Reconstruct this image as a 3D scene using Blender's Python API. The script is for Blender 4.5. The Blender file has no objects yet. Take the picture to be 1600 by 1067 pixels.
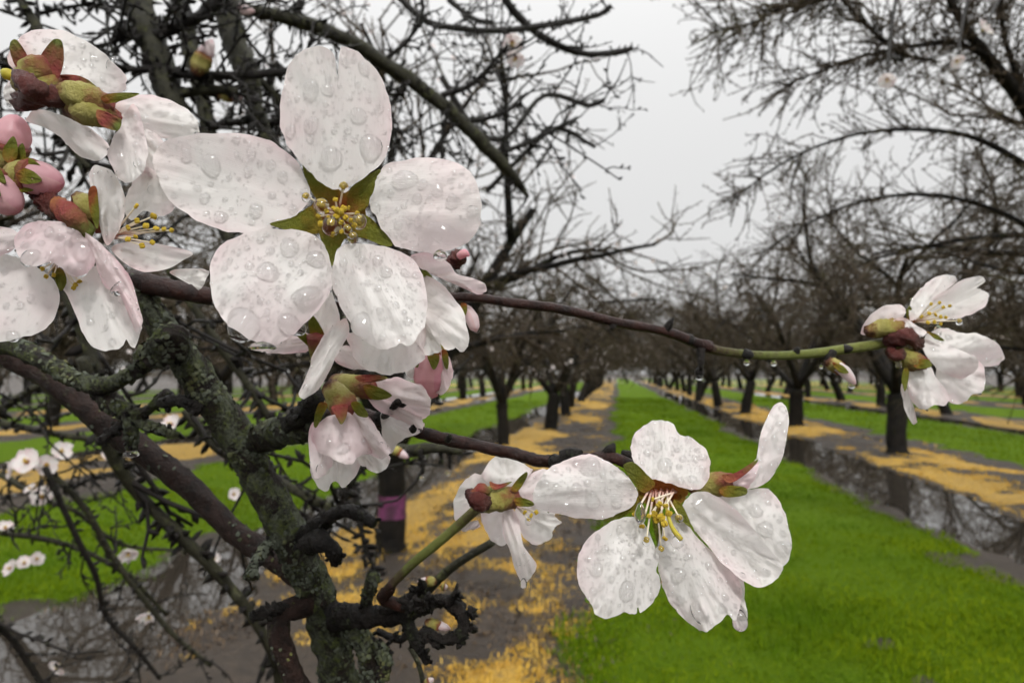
import bpy, math, random
import numpy as np
from mathutils import Vector

# ------------------------------------------------------------------ camera, sky, sun, exposure
W, H, F = 1600.0, 1067.0, 1155.6          # photograph size and focal length in its pixels
CAM = np.array([0.0, 0.0, 1.5])
YAW, PITCH = math.radians(8.13), math.radians(2.5)
sc = bpy.context.scene
COL = sc.collection
fwd = np.array([-math.sin(YAW) * math.cos(PITCH), math.cos(YAW) * math.cos(PITCH), math.sin(PITCH)])
rgt = np.array([math.cos(YAW), math.sin(YAW), 0.0])
upv = np.cross(rgt, fwd)

cam_d = bpy.data.cameras.new('camera')
cam_d.sensor_width = 36.0
cam_d.lens = F / W * 36.0
cam_d.clip_start, cam_d.clip_end = 0.01, 4000.0
cam_d.dof.use_dof = True
cam_d.dof.focus_distance = 0.117
cam_d.dof.aperture_fstop = 40.0
cam = bpy.data.objects.new('camera', cam_d)
COL.objects.link(cam)
cam.location = CAM
cam.rotation_euler = (math.pi / 2 + PITCH, 0, YAW)
sc.camera = cam

SUN_EL, SUN_AZ = math.radians(44), math.radians(158)     # high, behind the cloud, behind the camera
world = bpy.data.worlds.new('World')
sc.world = world
world.use_nodes = True
wn, wl = world.node_tree.nodes, world.node_tree.links
wn.clear()
w_out = wn.new('ShaderNodeOutputWorld')
w_bg = wn.new('ShaderNodeBackground')
w_sky = wn.new('ShaderNodeTexSky')
w_sky.sky_type = 'NISHITA'
w_sky.sun_disc = False
w_sky.sun_elevation = SUN_EL
w_sky.sun_rotation = SUN_AZ
w_sky.dust_density = 6.0
w_hs = wn.new('ShaderNodeHueSaturation')
w_hs.inputs['Saturation'].default_value = 0.05
w_mix = wn.new('ShaderNodeMix')
w_mix.data_type = 'RGBA'
w_mix.inputs[0].default_value = 0.93                       # a closed cloud deck in front of the clear sky
# overcast deck: a little brighter towards the zenith, as closed cloud is
w_tc = wn.new('ShaderNodeTexCoord'); w_sep = wn.new('ShaderNodeSeparateXYZ')
w_cl = wn.new('ShaderNodeClamp'); w_pw = wn.new('ShaderNodeMath'); w_pw.operation = 'POWER'; w_pw.inputs[1].default_value = 2.6
w_ml = wn.new('ShaderNodeMath'); w_ml.operation = 'MULTIPLY_ADD'; w_ml.inputs[1].default_value = 11.0; w_ml.inputs[2].default_value = 5.1
w_cc = wn.new('ShaderNodeCombineColor')
wl.new(w_tc.outputs['Generated'], w_sep.inputs[0]); wl.new(w_sep.outputs[2], w_cl.inputs[0]); wl.new(w_cl.outputs[0], w_pw.inputs[0]); wl.new(w_pw.outputs[0], w_ml.inputs[0])
for k in range(3): wl.new(w_ml.outputs[0], w_cc.inputs[k])
wl.new(w_cc.outputs[0], w_mix.inputs[7])
wl.new(w_sky.outputs[0], w_hs.inputs['Color'])
wl.new(w_hs.outputs[0], w_mix.inputs[6])
wl.new(w_mix.outputs[2], w_bg.inputs['Color'])
w_bg.inputs['Strength'].default_value = 0.1
wl.new(w_bg.outputs[0], w_out.inputs[0])

sun_d = bpy.data.lights.new('sun', 'SUN')
sun_d.energy = 1.5
sun_d.angle = math.radians(12)
sun_d.color = (1.0, 0.985, 0.96)
sun = bpy.data.objects.new('sun', sun_d)
COL.objects.link(sun)
sdir = Vector((math.sin(SUN_AZ) * math.cos(SUN_EL), math.cos(SUN_AZ) * math.cos(SUN_EL), math.sin(SUN_EL)))
sun.rotation_euler = sdir.to_track_quat('Z', 'Y').to_euler()

sc.view_settings.view_transform = 'Standard'
sc.view_settings.look = 'None'
sc.view_settings.exposure = 0.58
sc.view_settings.gamma = 1.0
sc.view_settings.use_curve_mapping = False
sc.cycles.max_bounces = 8
sc.cycles.diffuse_bounces = 4
sc.cycles.glossy_bounces = 2
sc.cycles.adaptive_threshold = 0.04
sc.cycles.transmission_bounces = 8
sc.cycles.use_denoising = True

# ------------------------------------------------------------------ helpers
def P(px, py, d):
    """The point of the place that lies d metres in front of the lens in the photograph's direction (px, py)."""
    return CAM + d * (fwd + (px - W / 2) / F * rgt - (py - H / 2) / F * upv)

def project(q):
    r = np.asarray(q) - CAM
    d = r @ fwd
    return W / 2 + F * (r @ rgt) / d, H / 2 - F * (r @ upv) / d, d

def cross(a, b):
    a, b = np.asarray(a, float), np.asarray(b, float)
    return np.stack([a[..., 1] * b[..., 2] - a[..., 2] * b[..., 1], a[..., 2] * b[..., 0] - a[..., 0] * b[..., 2], a[..., 0] * b[..., 1] - a[..., 1] * b[..., 0]], -1)

def unit(v):
    return v / (math.sqrt(float(v @ v)) + 1e-12)

def make_mesh(name, verts, faces, uv=None, smooth=True):
    """verts (n,3); faces list of (m,3)/(m,4) int arrays."""
    me = bpy.data.meshes.new(name)
    verts = np.asarray(verts, dtype=np.float32).reshape(-1, 3)
    faces = [np.asarray(f, dtype=np.int32) for f in faces if len(f)]
    nl = sum(f.size for f in faces)
    nf = sum(len(f) for f in faces)
    me.vertices.add(len(verts)); me.loops.add(nl); me.polygons.add(nf)
    me.vertices.foreach_set('co', verts.ravel())
    li = np.concatenate([f.ravel() for f in faces])
    me.loops.foreach_set('vertex_index', li)
    tot = np.concatenate([np.full(len(f), f.shape[1], dtype=np.int32) for f in faces])
    st = np.concatenate([[0], np.cumsum(tot)[:-1]]).astype(np.int32)
    me.polygons.foreach_set('loop_start', st)
    me.polygons.foreach_set('use_smooth', np.full(nf, smooth))
    if uv is not None:
        layer = me.uv_layers.new(name='UVMap')
        layer.data.foreach_set('uv', np.asarray(uv, dtype=np.float32)[li].ravel())
    me.update(calc_edges=True)
    return me

def obj(name, me, mat, parent=None, kind=None):
    o = bpy.data.objects.new(name, me)
    COL.objects.link(o)
    if mat is not None and me is not None and not me.materials:
        me.materials.append(mat)
    if parent is not None:
        o.parent = parent
    if kind:
        o['kind'] = kind
    return o

def tag(o, label, cat, group=None):
    o['label'] = label
    o['category'] = cat
    if group:
        o['group'] = group
    return o

def thing(name, label, cat, group=None, loc=(0, 0, 0)):
    o = bpy.data.objects.new(name, None)
    o.empty_display_size = 0.01
    COL.objects.link(o)
    o.location = loc
    return tag(o, label, cat, group)

def catmull(pts, per=6, closed=False):
    pts = np.asarray(pts, dtype=float)
    n = len(pts)
    out = []
    rng = range(n) if closed else range(n - 1)
    t = np.linspace(0, 1, per, endpoint=False)[:, None]
    for i in rng:
        if closed:
            a, b, c, d = pts[(i - 1) % n], pts[i], pts[(i + 1) % n], pts[(i + 2) % n]
        else:
            b, c = pts[i], pts[i + 1]
            a = pts[i - 1] if i > 0 else 2 * b - c
            d = pts[i + 2] if i + 2 < n else 2 * c - b
        out.append(0.5 * (2 * b + (c - a) * t + (2 * a - 5 * b + 4 * c - d) * t ** 2 + (3 * b - a - 3 * c + d) * t ** 3))
    out = np.concatenate(out)
    if not closed:
        out = np.vstack([out, pts[-1]])
    return out

def hash2(ix, iy, seed):
    n = (ix.astype(np.int64) * 374761393 + iy.astype(np.int64) * 668265263 + seed * 2147483647) & 0xffffffff
    n = ((n ^ (n >> 13)) * 1274126177) & 0xffffffff
    return ((n ^ (n >> 16)) & 0xffff) / 65535.0

def vnoise(x, y, seed=0):
    x, y = np.asarray(x, float), np.asarray(y, float)
    ix, iy = np.floor(x), np.floor(y)
    fx, fy = x - ix, y - iy
    fx, fy = fx * fx * (3 - 2 * fx), fy * fy * (3 - 2 * fy)
    ix, iy = ix.astype(np.int64), iy.astype(np.int64)
    a, b = hash2(ix, iy, seed), hash2(ix + 1, iy, seed)
    c, d = hash2(ix, iy + 1, seed), hash2(ix + 1, iy + 1, seed)
    return (a * (1 - fx) + b * fx) * (1 - fy) + (c * (1 - fx) + d * fx) * fy

def fbm(x, y, seed=0, octv=3):
    s, a, tot = 0.0, 1.0, 0.0
    for k in range(octv):
        s = s + a * vnoise(x * 2 ** k, y * 2 ** k, seed + k * 17)
        tot += a
        a *= 0.5
    return s / tot

def tube_arrays(pts, radii, sides, lump=0.0, seed=0, flat=1.0, lumpf=1.0):
    """A tapered tube with closed ends: verts, quads, tris, uv (round, along)."""
    pts = np.asarray(pts, float)
    n = len(pts)
    radii = np.broadcast_to(np.asarray(radii, float), (n,))
    tan = np.gradient(pts, axis=0)
    tan /= np.linalg.norm(tan, axis=1)[:, None] + 1e-12
    ref = np.array([0.31, 0.17, 0.93])
    if abs(tan[0] @ ref) > 0.9:
        ref = np.array([0.9, 0.3, 0.1])
    a = cross(tan[0], ref); a /= np.linalg.norm(a)
    A = np.empty((n, 3))
    for i in range(n):
        a = a - tan[i] * (a @ tan[i])
        a /= np.linalg.norm(a) + 1e-12
        A[i] = a
    B = cross(tan, A)
    th = np.arange(sides) / sides * 2 * math.pi
    rr = radii[:, None] * np.ones((n, sides))
    if lump:
        seg = np.concatenate([[0], np.cumsum(np.linalg.norm(np.diff(pts, axis=0), axis=1))]) / (radii.mean() + 1e-9)
        u = np.cos(th)[None] * 1.3 + seg[:, None] * 0.55 * lumpf + 40
        v = np.sin(th)[None] * 1.3 + seg[:, None] * 0.21 * lumpf + 40
        nz = vnoise(u * lumpf, v * lumpf, seed) + 0.5 * vnoise(u * 2.7 * lumpf, v * 2.7 * lumpf, seed + 5) + 0.3 * vnoise(u * 6 * lumpf, v * 6 * lumpf, seed + 9)
        rr = rr * (1 + lump * (nz - 0.9))
    V = pts[:, None] + rr[..., None] * (np.cos(th)[None, :, None] * A[:, None] + flat * np.sin(th)[None, :, None] * B[:, None])
    V = V.reshape(-1, 3)
    i = np.arange(n - 1)[:, None] * sides
    j = np.arange(sides)[None]
    k = (j + 1) % sides
    quads = np.stack([i + j, i + k, i + sides + k, i + sides + j], -1).reshape(-1, 4)
    V = np.vstack([V, pts[0] - tan[0] * radii[0] * 0.3, pts[-1] + tan[-1] * radii[-1] * 0.4])
    c0, c1 = n * sides, n * sides + 1
    j = np.arange(sides); k = (j + 1) % sides
    tris = np.vstack([np.stack([np.full(sides, c0), k, j], -1),
                      np.stack([np.full(sides, c1), (n - 1) * sides + j, (n - 1) * sides + k], -1)])
    uv = np.stack([np.tile(th / (2 * math.pi), n), np.repeat(np.linspace(0, 1, n), sides)], -1)
    uv = np.vstack([uv, [0.5, 0], [0.5, 1]])
    return V, quads, tris, uv

class MB:
    """Collects shapes that belong to one part."""
    def __init__(s):
        s.V, s.Q, s.T, s.U, s.n = [], [], [], [], 0
    def add(s, V, Q=None, T=None, U=None):
        V = np.asarray(V, float)
        if Q is not None and len(Q): s.Q.append(np.asarray(Q) + s.n)
        if T is not None and len(T): s.T.append(np.asarray(T) + s.n)
        s.U.append(np.zeros((len(V), 2)) if U is None else U)
        s.V.append(V); s.n += len(V)
    def tube(s, pts, radii, sides=8, **k):
        s.add(*tube_arrays(pts, radii, sides, **k))
    def mesh(s, name, smooth=True):
        f = []
        if s.Q: f.append(np.concatenate(s.Q))
        if s.T: f.append(np.concatenate(s.T))
        return make_mesh(name, np.concatenate(s.V), f, np.concatenate(s.U), smooth)
    def build(s, name, mat, parent=None, kind=None, smooth=True):
        return obj(name, s.mesh(name, smooth), mat, parent, kind)

def ellipsoid(c, ax, r, seg=12, rings=8):
    """ax: unit long axis; r=(across, along)."""
    ax = np.asarray(ax, float); ax = ax / np.linalg.norm(ax)
    t = np.linspace(0.04, math.pi - 0.04, rings)
    pts = np.asarray(c) - np.outer(np.cos(t), ax) * r[1]
    return tube_arrays(pts, np.sin(t) * r[0], seg)

# ------------------------------------------------------------------ materials
M = {}
class NT:
    def __init__(s, name):
        s.m = bpy.data.materials.new(name); s.m.use_nodes = True
        s.t = s.m.node_tree; s.n = s.t.nodes; s.l = s.t.links
        s.n.clear()
        s.out = s.n.new('ShaderNodeOutputMaterial')
        M[name] = s.m
    def node(s, typ, **kw):
        nd = s.n.new(typ)
        for k, v in kw.items():
            if k.startswith('i_'):
                nd.inputs[k[2:].replace('_', ' ')].default_value = v
            else:
                setattr(nd, k, v)
        return nd
    def link(s, a, b): s.l.new(a, b)
    def coord(s, which='Object', scale=(1, 1, 1)):
        tc = s.node('ShaderNodeTexCoord')
        mp = s.node('ShaderNodeMapping')
        mp.inputs['Scale'].default_value = scale
        s.link(tc.outputs[which], mp.inputs[0])
        return mp.outputs[0]
    def noise(s, co, scale, detail=4, rough=0.55, out='Fac', dist=0.0):
        nz = s.node('ShaderNodeTexNoise')
        nz.inputs['Scale'].default_value = scale; nz.inputs['Detail'].default_value = detail
        nz.inputs['Roughness'].default_value = rough; nz.inputs['Distortion'].default_value = dist
        s.link(co, nz.inputs['Vector'])
        return nz.outputs[out]
    def ramp(s, fac, stops, interp='LINEAR'):
        r = s.node('ShaderNodeValToRGB')
        r.color_ramp.interpolation = interp
        while len(r.color_ramp.elements) < len(stops): r.color_ramp.elements.new(0.5)
        for e, (p, c) in zip(r.color_ramp.elements, stops):
            e.position = p
            e.color = (*c, 1) if len(c) == 3 else c
        s.link(fac, r.inputs[0])
        return r.outputs[0]
    def mix(s, fac, a, b, blend='MIX'):
        m = s.node('ShaderNodeMix', data_type='RGBA', blend_type=blend)
        for sock, v in ((0, fac), (6, a), (7, b)):
            if hasattr(v, 'is_linked') or hasattr(v, 'links'): s.link(v, m.inputs[sock])
            elif sock == 0: m.inputs[0].default_value = v
            else: m.inputs[sock].default_value = (*v, 1)
        return m.outputs[2]
    def math(s, op, a, b=0.0):
        m = s.node('ShaderNodeMath', operation=op)
        for i, v in ((0, a), (1, b)):
            if hasattr(v, 'links'): s.link(v, m.inputs[i])
            else: m.inputs[i].default_value = v
        return m.outputs[0]
    def bump(s, hgt, strength, dist):
        b = s.node('ShaderNodeBump')
        b.inputs['Strength'].default_value = strength; b.inputs['Distance'].default_value = dist
        s.link(hgt, b.inputs['Height'])
        return b.outputs[0]
    def pbr(s, color, rough=0.5, normal=None, spec=0.5, **kw):
        p = s.node('ShaderNodeBsdfPrincipled')
        if hasattr(color, 'links'): s.link(color, p.inputs['Base Color'])
        else: p.inputs['Base Color'].default_value = (*color, 1)
        if hasattr(rough, 'links'): s.link(rough, p.inputs['Roughness'])
        else: p.inputs['Roughness'].default_value = rough
        p.inputs['Specular IOR Level'].default_value = spec
        if normal is not None: s.link(normal, p.inputs['Normal'])
        return p
    def surf(s, sh): s.link(sh.outputs[0], s.out.inputs[0])
    def leafy(s, color, rough, trans, normal=None, tcolor=None, spec=0.5):
        """thin tissue: part reflected, part let through"""
        p = s.pbr(color, rough, normal, spec)
        t = s.node('ShaderNodeBsdfTranslucent')
        tc = tcolor if tcolor is not None else color
        if hasattr(tc, 'links'): s.link(tc, t.inputs[0])
        else: t.inputs[0].default_value = (*tc, 1)
        if normal is not None: s.link(normal, t.inputs['Normal'])
        mx = s.node('ShaderNodeMixShader')
        mx.inputs[0].default_value = trans
        s.link(p.outputs[0], mx.inputs[1]); s.link(t.outputs[0], mx.inputs[2])
        s.link(mx.outputs[0], s.out.inputs[0])

def petal_material(name, white, pink, amount):
    t = NT(name)
    uvm = t.node('ShaderNodeUVMap')
    sx = t.node('ShaderNodeSeparateXYZ'); t.link(uvm.outputs[0], sx.inputs[0])
    u, v = sx.outputs[0], sx.outputs[1]
    oc = t.coord('Object')
    blot = t.noise(oc, 90, 3)
    # pink towards the edges and in soft blotches, greenish white at the claw
    edge = t.math('POWER', t.math('ABSOLUTE', v), 3.0)
    f = t.math('ADD', t.math('MULTIPLY', edge, 0.55), t.math('MULTIPLY', t.math('SUBTRACT', blot, 0.46), 1.7))
    f = t.math('MULTIPLY', f, amount)
    f = t.node('ShaderNodeClamp').outputs[0] if False else f
    cl = t.node('ShaderNodeClamp'); t.link(f, cl.inputs[0])
    col = t.mix(cl.outputs[0], white, pink)
    claw = t.ramp(u, [(0.0, (1, 1, 1)), (0.16, (0, 0, 0))])
    col = t.mix(t.math('MULTIPLY', claw, 0.55), col, (0.80, 0.52, 0.50))
    # veins fan out along the petal
    mp = t.node('ShaderNodeMapping'); mp.inputs['Scale'].default_value = (1.6, 15, 1)
    t.link(uvm.outputs[0], mp.inputs[0])
    vein = t.noise(mp.outputs[0], 2.2, 3, 0.6)
    col = t.mix(t.math('MULTIPLY', vein, 0.10), col, (0.76, 0.70, 0.66))
    fine = t.noise(oc, 1500, 2)
    beads = t.node('ShaderNodeTexVoronoi'); beads.inputs['Scale'].default_value = 900
    t.link(oc, beads.inputs['Vector'])
    hgt = t.math('ADD', t.math('MULTIPLY', vein, 0.35), t.math('MULTIPLY', fine, 0.2))
    hgt = t.math('ADD', hgt, t.math('MULTIPLY', t.math('LESS_THAN', beads.outputs['Distance'], 0.22), 0.25))
    nrm = t.bump(hgt, 0.35, 0.0004)
    t.leafy(col, 0.38, 0.46, nrm, col, 0.45)

petal_material('petal', (0.87, 0.84, 0.81), (0.87, 0.66, 0.685), 1.0)
petal_material('petal_pink', (0.84, 0.75, 0.74), (0.80, 0.46, 0.53), 0.9)
petal_material('petal_bud', (0.80, 0.46, 0.50), (0.56, 0.12, 0.22), 1.3)

t = NT('water')
p = t.pbr((1, 1, 1), 0.0)
p.inputs['Transmission Weight'].default_value = 1.0
p.inputs['IOR'].default_value = 1.21
p.inputs['Coat Weight'].default_value = 0.8
p.inputs['Coat Roughness'].default_value = 0.02
p.inputs['Coat IOR'].default_value = 1.5
t.surf(p)

def plant_skin(name, stops, bumpy=0.8, trans=0.12, rough=0.55, nscale=700):
    """colour runs along the part (uv v), mottled"""
    t = NT(name)
    uvm = t.node('ShaderNodeUVMap')
    sx = t.node('ShaderNodeSeparateXYZ'); t.link(uvm.outputs[0], sx.inputs[0])
    oc = t.coord('Object')
    nz = t.noise(oc, nscale, 4)
    f = t.math('ADD', sx.outputs[1], t.math('MULTIPLY', t.math('SUBTRACT', nz, 0.5), 0.7))
    col = t.ramp(f, stops)
    nrm = t.bump(t.noise(oc, nscale * 3, 5, 0.7), bumpy, 0.0009)
    t.leafy(col, rough, trans, nrm, col, 0.35)
plant_skin('sepal_green', [(0.0, (0.36, 0.10, 0.03)), (0.3, (0.30, 0.21, 0.02)), (0.6, (0.21, 0.22, 0.02)), (1.0, (0.24, 0.26, 0.05))], trans=0.4)
plant_skin('sepal_red', [(0.0, (0.42, 0.16, 0.06)), (0.4, (0.30, 0.055, 0.05)), (0.75, (0.24, 0.11, 0.04)), (1.0, (0.18, 0.22, 0.04))], trans=0.2)
plant_skin('calyx', [(0.0, (0.07, 0.02, 0.012)), (0.14, (0.20, 0.10, 0.03)), (0.3, (0.40, 0.35, 0.11)), (0.55, (0.30, 0.27, 0.06)), (0.75, (0.24, 0.12, 0.035)), (1.0, (0.24, 0.05, 0.04))], trans=0.05)
plant_skin('cup', [(0.0, (0.20, 0.05, 0.01)), (0.5, (0.40, 0.12, 0.03)), (1.0, (0.30, 0.20, 0.03))], trans=0.25)
plant_skin('bud_scale', [(0.0, (0.05, 0.01, 0.008)), (0.5, (0.10, 0.02, 0.015)), (1.0, (0.06, 0.025, 0.015))], trans=0.0, rough=0.35)
plant_skin('anther', [(0.0, (0.70, 0.46, 0.03)), (1.0, (0.78, 0.58, 0.06))], trans=0.15, nscale=1500)
plant_skin('filament', [(0.0, (0.78, 0.42, 0.34)), (0.35, (0.86, 0.76, 0.66)), (1.0, (0.86, 0.80, 0.62))], trans=0.4, bumpy=0.1)
plant_skin('pistil', [(0.0, (0.50, 0.46, 0.08)), (1.0, (0.55, 0.45, 0.04))], trans=0.3, bumpy=0.1)
plant_skin('green_twig', [(0.0, (0.036, 0.013, 0.009)), (0.16, (0.06, 0.045, 0.014)), (0.4, (0.11, 0.13, 0.022)), (0.7, (0.16, 0.18, 0.035)), (1.0, (0.11, 0.09, 0.03))], trans=0.0, rough=0.4, nscale=900)

def bark(name, base, dark, lichen, lich_amt, scale=1.0, rough=0.45, bumpd=0.0012, spec=0.22):
    t = NT(name)
    oc = t.coord('Object')
    n1 = t.noise(oc, 60 * scale, 6, 0.65)
    n2 = t.noise(oc, 260 * scale, 5, 0.7)
    n3 = t.noise(oc, 35 * scale, 4, 0.6, dist=0.6)
    col = t.mix(t.ramp(n1, [(0.35, (0, 0, 0)), (0.65, (1, 1, 1))]), dark, base)
    lf = t.math('ADD', t.math('MULTIPLY', n3, 0.7), t.math('MULTIPLY', n2, 0.35))
    lm = t.ramp(lf, [(0.62 - lich_amt, (0, 0, 0)), (0.72 - lich_amt, (1, 1, 1))])
    lc = t.mix(t.ramp(t.noise(oc, 90 * scale, 3), [(0.4, (0, 0, 0)), (0.62, (1, 1, 1))]), lichen, (lichen[0] * 0.75, lichen[1] * 0.85, lichen[2] * 0.22))
    lc = t.mix(t.ramp(n2, [(0.35, (0, 0, 0)), (0.7, (1, 1, 1))]), tuple(c * 0.35 for c in lichen), lc)
    col = t.mix(t.math('MULTIPLY', lm, 0.9), col, lc)
    hg = t.math('ADD', t.math('MULTIPLY', n2, 1.0), t.math('ADD', t.math('MULTIPLY', n1, 0.7), t.math('MULTIPLY', lm, 0.35)))
    rg = t.ramp(lm, [(0, (rough,) * 3), (1, (0.8,) * 3)])
    t.surf(t.pbr(col, rg, t.bump(hg, 0.9, bumpd), spec))
bark('bark_lichen', (0.0280, 0.0192, 0.0136), (0.0072, 0.0056, 0.0048), (0.13, 0.145, 0.10), 0.16, 5)
bark('bark_brown', (0.0360, 0.0184, 0.0136), (0.0112, 0.0064, 0.0048), (0.15, 0.14, 0.11), 0.015, 5, rough=0.42)
bark('bark_dark', (0.0176, 0.0136, 0.0112), (0.0064, 0.0056, 0.0048), (0.09, 0.10, 0.07), 0.03, 5, rough=0.35)
bark('bark_twig', (0.036, 0.013, 0.009), (0.010, 0.005, 0.004), (0.15, 0.12, 0.10), -0.04, 6, rough=0.28, bumpd=0.0005)
bark('bark_olive', (0.0336, 0.0320, 0.0168), (0.0128, 0.0120, 0.0072), (0.15, 0.15, 0.09), 0.06, 3)
bark('bark_tree', (0.014, 0.011, 0.008), (0.004, 0.0035, 0.003), (0.036, 0.036, 0.022), 0.05, 0.12, rough=0.6, bumpd=0.03, spec=0.15)
bark('bark_crown', (0.074, 0.053, 0.032), (0.032, 0.023, 0.014), (0.095, 0.082, 0.044), 0.06, 0.05, rough=0.6, bumpd=0.004, spec=0.2)

t = NT('lichen'); oc = t.coord('Object')
lc = t.ramp(t.noise(oc, 150, 3), [(0.35, (0.060, 0.068, 0.045)), (0.5, (0.12, 0.135, 0.10)), (0.62, (0.13, 0.14, 0.05)), (0.72, (0.16, 0.15, 0.03))])
t.surf(t.pbr(t.mix(t.noise(oc, 2500, 2), (0.03, 0.035, 0.025), lc), 0.8, None, 0.3))
t = NT('blossom_far'); t.leafy((0.86, 0.78, 0.77), 0.5, 0.4)
t = NT('paint_band'); oc = t.coord('Object')
t.surf(t.pbr(t.mix(t.ramp(t.noise(oc, 14, 4), [(0.35, (0, 0, 0)), (0.6, (1, 1, 1))]), (0.05, 0.012, 0.032), (0.13, 0.025, 0.085)), 0.6, t.bump(t.noise(oc, 30, 4), 0.6, 0.01)))

# ground stuff
PERIOD = 6.8
t = NT('soil'); oc = t.coord('Object')
n1, n2, n3 = t.noise(oc, 0.9, 5, 0.6), t.noise(oc, 14, 6, 0.65), t.noise(oc, 90, 4, 0.6)
col = t.mix(t.ramp(n1, [(0.38, (0, 0, 0)), (0.66, (1, 1, 1))]), (0.038, 0.027, 0.018), (0.085, 0.060, 0.040))
col = t.mix(t.ramp(n2, [(0.35, (0, 0, 0)), (0.7, (1, 1, 1))]), (0.035, 0.025, 0.017), col)
wet = t.ramp(n1, [(0.35, (0.22,) * 3), (0.65, (0.7,) * 3)])
hg = t.math('ADD', n2, t.math('MULTIPLY', n3, 0.4))
t.surf(t.pbr(col, wet, t.bump(hg, 1.0, 0.05), 0.45))

t = NT('dead_grass_mat'); oc = t.coord('Object')
n1, n2 = t.noise(oc, 1.3, 4), t.noise(oc, 30, 5, 0.7)
col = t.mix(n1, (0.54, 0.32, 0.04), (0.64, 0.40, 0.07))
col = t.mix(t.ramp(n2, [(0.3, (0, 0, 0)), (0.6, (1, 1, 1))]), (0.20, 0.12, 0.035), col)
t.surf(t.pbr(col, 0.7, t.bump(t.noise(oc, 60, 5, 0.7), 1.0, 0.03)))

t = NT('dead_grass'); oc = t.coord('Object')
col = t.ramp(t.noise(oc, 7, 3, 0.7), [(0.3, (0.36, 0.19, 0.02)), (0.5, (0.66, 0.40, 0.04)), (0.72, (0.72, 0.48, 0.09))])
t.leafy(col, 0.6, 0.25)

t = NT('turf'); oc = t.coord('Object')
n1, n2, n3 = t.noise(oc, 1.1, 4), t.noise(oc, 45, 5, 0.7), t.noise(oc, 0.25, 2)
col = t.mix(n1, (0.100, 0.180, 0.003), (0.155, 0.235, 0.003))
col = t.mix(t.ramp(n2, [(0.3, (0, 0, 0)), (0.62, (1, 1, 1))]), (0.055, 0.12, 0.003), col)
t.surf(t.pbr(col, 0.7, t.bump(t.noise(oc, 80, 5, 0.7), 1.0, 0.03), 0.08))

t = NT('grass'); oc = t.coord('Object')
col = t.ramp(t.noise(oc, 24, 4, 0.75), [(0.32, (0.038, 0.080, 0.003)), (0.5, (0.140, 0.215, 0.004)), (0.68, (0.300, 0.345, 0.012))])
big = t.noise(oc, 0.8, 3)
col = t.mix(t.ramp(big, [(0.35, (1, 1, 1)), (0.6, (0, 0, 0))]), col, (0.070, 0.140, 0.004))
t.leafy(col, 0.6, 0.35, spec=0.03)

t = NT('litter'); oc = t.coord('Object')
t.leafy(t.ramp(t.noise(oc, 21, 3, 0.8), [(0.3, (0.030, 0.018, 0.010)), (0.5, (0.10, 0.060, 0.025)), (0.68, (0.34, 0.21, 0.06))], 'CONSTANT'), 0.5, 0.1)

t = NT('puddle_water'); oc = t.coord('Object')
t.surf(t.pbr((0.034, 0.028, 0.022), 0.015, t.bump(t.noise(oc, 6, 2), 0.022, 0.01), 0.5))
t.m.node_tree.nodes['Principled BSDF'].inputs['IOR'].default_value = 1.5

# ------------------------------------------------------------------ ground: soil, lanes of turf, dead grass, puddles
LANES = [(-0.25, 3.0), (6.45, 9.75), (13.3, 16.6), (20.1, 23.4), (26.9, 30.2), (33.7, 37.0), (40.5, 43.8), (-6.65, -3.35), (-13.5, -10.2), (-20.3, -17.0), (-27.1, -23.8), (-33.9, -30.6), (-40.7, -37.4)]
ROWS = [4.95, 11.75, 18.5, 25.3, 32.1, -1.85, -8.6, -15.4, -22.2]      # rows with modelled dead grass
WATER_Z = -0.013

def soil_h(x, y):
    """height of the soil: low wet troughs along the lane edges, a low berm under each row"""
    x, y = np.asarray(x, float), np.asarray(y, float)
    ph = (x - 4.95 + 1000 * PERIOD) % PERIOD            # 0 at the tree row
    ph = np.where(ph > PERIOD / 2, ph - PERIOD, ph)     # -3.4 .. 3.4
    berm = 0.050 * np.exp(-(ph / 0.75) ** 2)
    tr = -0.052 * np.exp(-((ph + 1.25) / 0.62) ** 2) - 0.020 * np.exp(-((ph - 1.2) / 0.45) ** 2)
    track = 0.040 * np.exp(-((x + 0.75) / 0.75) ** 2)      # the trodden strip under the blossoms stands above the water
    lane = 0.025 / (1 + np.exp(-(np.abs(ph) - 1.9) * 12))
    nz = (fbm(x * 0.55 + 50, y * 0.30 + 50, 3, 3) - 0.5) * 0.085 + (fbm(x * 2.3 + 90, y * 1.7 + 20, 11, 3) - 0.5) * 0.045 + (fbm(x * 7 + 90, y * 6 + 20, 13, 2) - 0.5) * 0.012
    near = np.clip(1 - np.abs(x) / 60, 0, 1)
    return (berm + tr + track + lane + nz) * near

def axis_steps(lo, hi, fine_lo, fine_hi, step, grow):
    a = list(np.arange(fine_lo, fine_hi, step))
    s, v = step, fine_hi
    while v < hi:
        a.append(v); s *= grow; v += s
    a.append(hi)
    s, v, b = step, fine_lo - step, []
    while v > lo:
        b.append(v); s *= grow; v -= s
    b.append(lo)
    return np.array(b[::-1] + a)

def sheet(xs, ys, zf):
    X, Y = np.meshgrid(xs, ys)
    V = np.stack([X, Y, zf(X, Y)], -1).reshape(-1, 3)
    nx, ny = len(xs), len(ys)
    i = np.arange(ny - 1)[:, None] * nx + np.arange(nx - 1)[None]
    Q = np.stack([i, i + 1, i + nx + 1, i + nx], -1).reshape(-1, 4)
    return V, Q

xs = axis_steps(-1600, 1600, -9, 14, 0.09, 1.12)
ys = axis_steps(-60, 2400, 2.0, 12, 0.09, 1.035)
V, Q = sheet(xs, ys, soil_h)
obj('ground', make_mesh('ground', V, [Q]), M['soil'], kind='structure')

def lane_edge(y, seed):
    return (fbm(y * 0.8 + 30, np.zeros_like(y) + seed, seed, 3) - 0.5) * 0.55

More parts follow.
